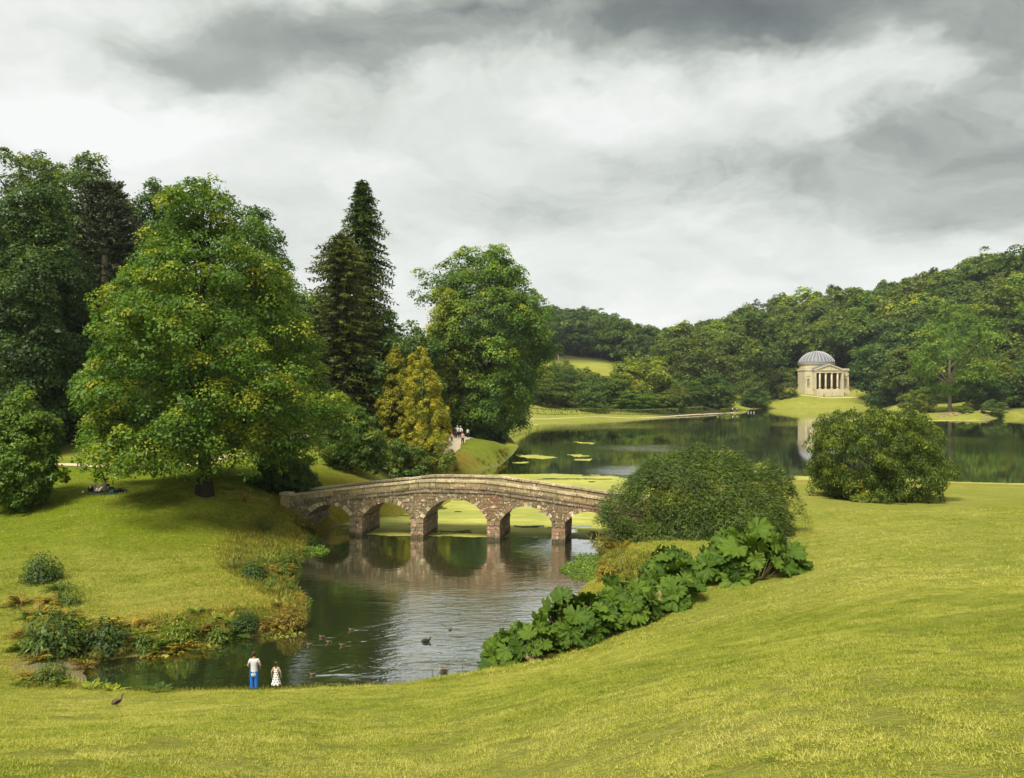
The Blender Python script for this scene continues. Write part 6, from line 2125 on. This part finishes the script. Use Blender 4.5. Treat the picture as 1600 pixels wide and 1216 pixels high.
# walkers on the sandy path
person('walker in a pink top and dark trousers, nearest of the path group', gp(723, 113.0), math.radians(170), 1.76, 'walk', m_pink, m_darktr, m_midbrown, m_shoe)
person('walker with white shirt, dark trousers and grey hair', gp(714.8, 118), math.radians(175), 1.78, 'walk', m_white_t, m_darktr, m_greyhair, m_shoe)
person('walker in a cream top behind the pink one on the path', gp(719.6, 119), math.radians(185), 1.72, 'walk', m_white_t, m_darktr, m_greyhair, m_shoe, sleeve=1.0)
person('walker in dark clothes at the left of the path group, beside the child', gp(711, 117), math.radians(180), 1.6, 'walk', m_darktr, m_darktr, m_dkbrown, m_shoe, sleeve=1)
person('child in an orange and white top in front of the path group', gp(706, 113.2), math.radians(170), 1.28, 'walk', m_orange, m_darktr, m_orange, m_shoe)
person('person in a white t-shirt standing apart on the path verge', gp(730.8, 122), math.radians(180), 1.45, 'relaxed', m_white_t, m_darktr, m_dkbrown, m_shoe)
# figure by the huge tree
person('figure in dark red clothes walking behind the huge tree trunk', gp(382.5, 60.5), math.radians(100), 1.0, 'walk', m_red, m_red, m_dkbrown, m_shoe)
# far walkers on the dam path
person('far walker in a white top at the end of the dam path', gp(1144.5, 322), math.radians(180), 1.75, 'walk', m_white_t, m_darktr, m_dkbrown, m_shoe)
person('far walker in a pale top beside the other at the end of the dam path', gp(1151.5, 324), math.radians(180), 1.8, 'walk', m_white_t, m_darktr, m_dkbrown, m_shoe)
person('tiny visitor in dark clothes on the temple steps', gp(1287.4, 394.5), 0, 1.7, 'relaxed', m_darktr, m_darktr, m_dkbrown, m_shoe)
person('tiny visitor in dark clothes by the temple wing with the further statue', gp(1320, 397.0), 0, 1.75, 'relaxed', m_darktr, m_darktr, m_dkbrown, m_shoe)
# picnickers
person('picnicker with bare shoulders sitting at the left of the blanket', gp(149.5, 60.4), math.radians(-60), 1.65, 'sit', m_skin, m_white_t, m_midbrown, m_shoe, .3)
person('picnicker with long dark hair and a lilac top sitting in the middle', gp(163.5, 60.6), math.radians(150), 1.68, 'sit', m_lav, m_white_t, m_dkbrown, m_shoe, .6, long_hair=True)
person('picnicker in dark clothes lying back with raised knees', gp(182, 60.4), math.radians(-95), 1.75, 'lie', m_darktr, m_darktr, m_dkbrown, m_shoe, 1)


def draped(name, cx, cy, rx, ry, mat, label, cat, ang=0, dz=.02):
    vs, fs = [], []
    n = 8
    for i in range(n + 1):
        for j in range(n + 1):
            a, b_ = (i / n - .5) * 2 * rx, (j / n - .5) * 2 * ry
            x = cx + a * math.cos(ang) - b_ * math.sin(ang); y = cy + a * math.sin(ang) + b_ * math.cos(ang)
            vs.append((x, y, ground_z(x, y) + dz + .02 * math.sin(i * 1.7 + j)))
    for i in range(n):
        for j in range(n):
            k = i * (n + 1) + j
            fs.append((k, k + n + 1, k + n + 2, k + 1))
    tag(MB().add(vs, fs).build(name, mat, None, True), label, cat)


x, y = xy(164, 60.2)
draped('picnic_blanket', x, y, 1.0, .5, cloth('checked_dark_blanket', (.04, .06, .04)), 'dark picnic blanket under the sitting people', 'blanket', .1)
x, y = xy(175, 60.0)
o = MB().box(-.16, .16, -.1, .1, 0, .2).box(-.12, .12, -.03, .03, .2, .26).build('cool_bag', m_teal, None, False, (x, y, ground_z(x, y) + .05)); tag(o, 'small teal bag on the picnic blanket', 'bag')
x, y = xy(142, 60.6)
o = MB().lathe([(.17, 0), (.19, .15), (.15, .36), (.05, .42)], 12).tube([(-.1, 0, .4), (0, 0, .52), (.1, 0, .4)], .015, 5).build('rucksack', m_darktr, None, True, (x, y, ground_z(x, y))); tag(o, 'dark rucksack beside the sitting picnicker', 'rucksack')
for u, d, lab in ((129.5, 60.0, 'small pale ball lying on the grass left of the picnic'), (141.2, 60.3, 'pale cup standing against the dark rucksack')):
    x, y = xy(u, d)
    o = (MB().ball((0, 0, .1), .1, 12, 8) if 'ball' in lab else MB().lathe([(.05, .3), (.065, .48)], 10)).build('ball' if 'ball' in lab else 'cup', m_white_t, None, True, (x, y, ground_z(x, y))); tag(o, lab, lab.split()[2 if 'ball' in lab else 1])

# ------------------------------------------------------------------ ducks
m_duck, t = new_mat('brown_mottled_feathers')
pos = t.n('ShaderNodeTexCoord').outputs['Object']
c = t.mix(t.noise(pos, 16, 3, .7), (.030, .020, .013), (.20, .135, .08))
t.out(pbsdf(t, c, .7))
m_duckd = simple_mat('black_brown_feathers', (.018, .015, .014), .6, .4, 14)
m_duckp = simple_mat('pale_grey_feathers', (.22, .19, .15), .7, .4, 14)
m_ducky = simple_mat('brown_down', (.17, .115, .065), .8, .4, 18)
m_bill = simple_mat('olive_bill', (.11, .09, .035), .5, .2, 10)
m_wing = simple_mat('dark_barred_wing', (.045, .030, .024), .7, .6, 22)


def duck(label, loc, rz, s, mat, swim=True, neck=1.0, group=None):
    r = empty('duck', loc, rz)
    tag(r, label, 'duck', group)
    z0 = -.03 if swim else .11
    V = [(-.26, 0, .10), (-.17, 0, .085), (0, 0, .08), (.13, 0, .10), (.19, 0, .17), (.205, 0, .20 + .07 * neck), (.23, 0, .235 + .09 * neck), (.27, 0, .225 + .09 * neck)]
    R = [(.014, .030), (.06, .075), (.095, .105), (.075, .085), (.042, .045), (.028, .028), (.042, .036), (.020, .020)]
    me = skin_mesh('body', [(a * s, b_ * s, (c_ + z0) * s) for a, b_, c_ in V], [(i, i + 1) for i in range(7)], [(a * s, b_ * s) for a, b_ in R])
    link('body', me, mat, r)
    zz = .225 + .09 * neck + z0
    MB().tube([(.285 * s, 0, zz * s), (.32 * s, 0, (zz - .008) * s), (.345 * s, 0, (zz - .012) * s)], [.014 * s, .013 * s, .008 * s], 8).build('bill', m_bill, r, True)
    for sg in (-1, 1):
        MB().ball((-.03 * s, sg * .085 * s, (.115 + z0) * s), (.16 * s, .025 * s, .062 * s), 10, 6).build('wing', m_wing if mat is not m_duckd else mat, r, True)
        if not swim:
            MB().tube([(0, sg * .04 * s, .12 * s), (.01 * s, sg * .04 * s, .05 * s), (0, sg * .04 * s, 0.006)], .010 * s, 6).add([(-.02 * s, sg * .03 * s, .006), (.06 * s, sg * .01 * s, .006), (.07 * s, sg * .075 * s, .006)], [(0, 1, 2) if sg > 0 else (0, 2, 1)]).build('leg', m_trainer, r)
    return r


duck('brown mottled duck standing on the near lawn', on_ground(183, 25.4), math.radians(62), .78, m_duck, False, .95)
for (u, v, sg, kind) in DUCKS:
    x, y = Wp(u, v)
    if kind == 'dark': duck('black-brown duck on the bright water in the middle of the pond', (x, y, 0), math.radians(14), .85, m_duckd, True, .35)
    elif kind == 'brown': duck('brown duck furthest out on the bright water, tail towards us', (x, y, 0), math.radians(75), .6, m_ducky, True, .2)
    elif kind == 'pale': duck('pale grey duck swimming past the stems at the lawn edge', (x, y, 0), math.radians(188), .85, m_duckp, True, .6)
    elif v > 1040: duck('young brown duck swimming alone right of the girl, trailing a wake', (x, y, 0), math.radians(204), .5, m_ducky, True, .4)
    else: duck('young brown duck of the brood swimming together towards the left bank', (x, y, 0), math.radians(204), .5, m_ducky, True, .4, 'brood of young ducks')

# ------------------------------------------------------------------ thin summer haze over the whole valley
m_haze, t = new_mat('haze_air')
t.out(t.n('ShaderNodeVolumePrincipled', {'Color': (0.82, 0.90, 1.0, 1), 'Density': 0.00009, 'Anisotropy': 0.2}).outputs[0], sock='Volume')
tag(MB().box(-1910, 1910, -66, 3612, -2.6, 150).build('haze', m_haze), 'thin pale haze in the valley air', kind='stuff')
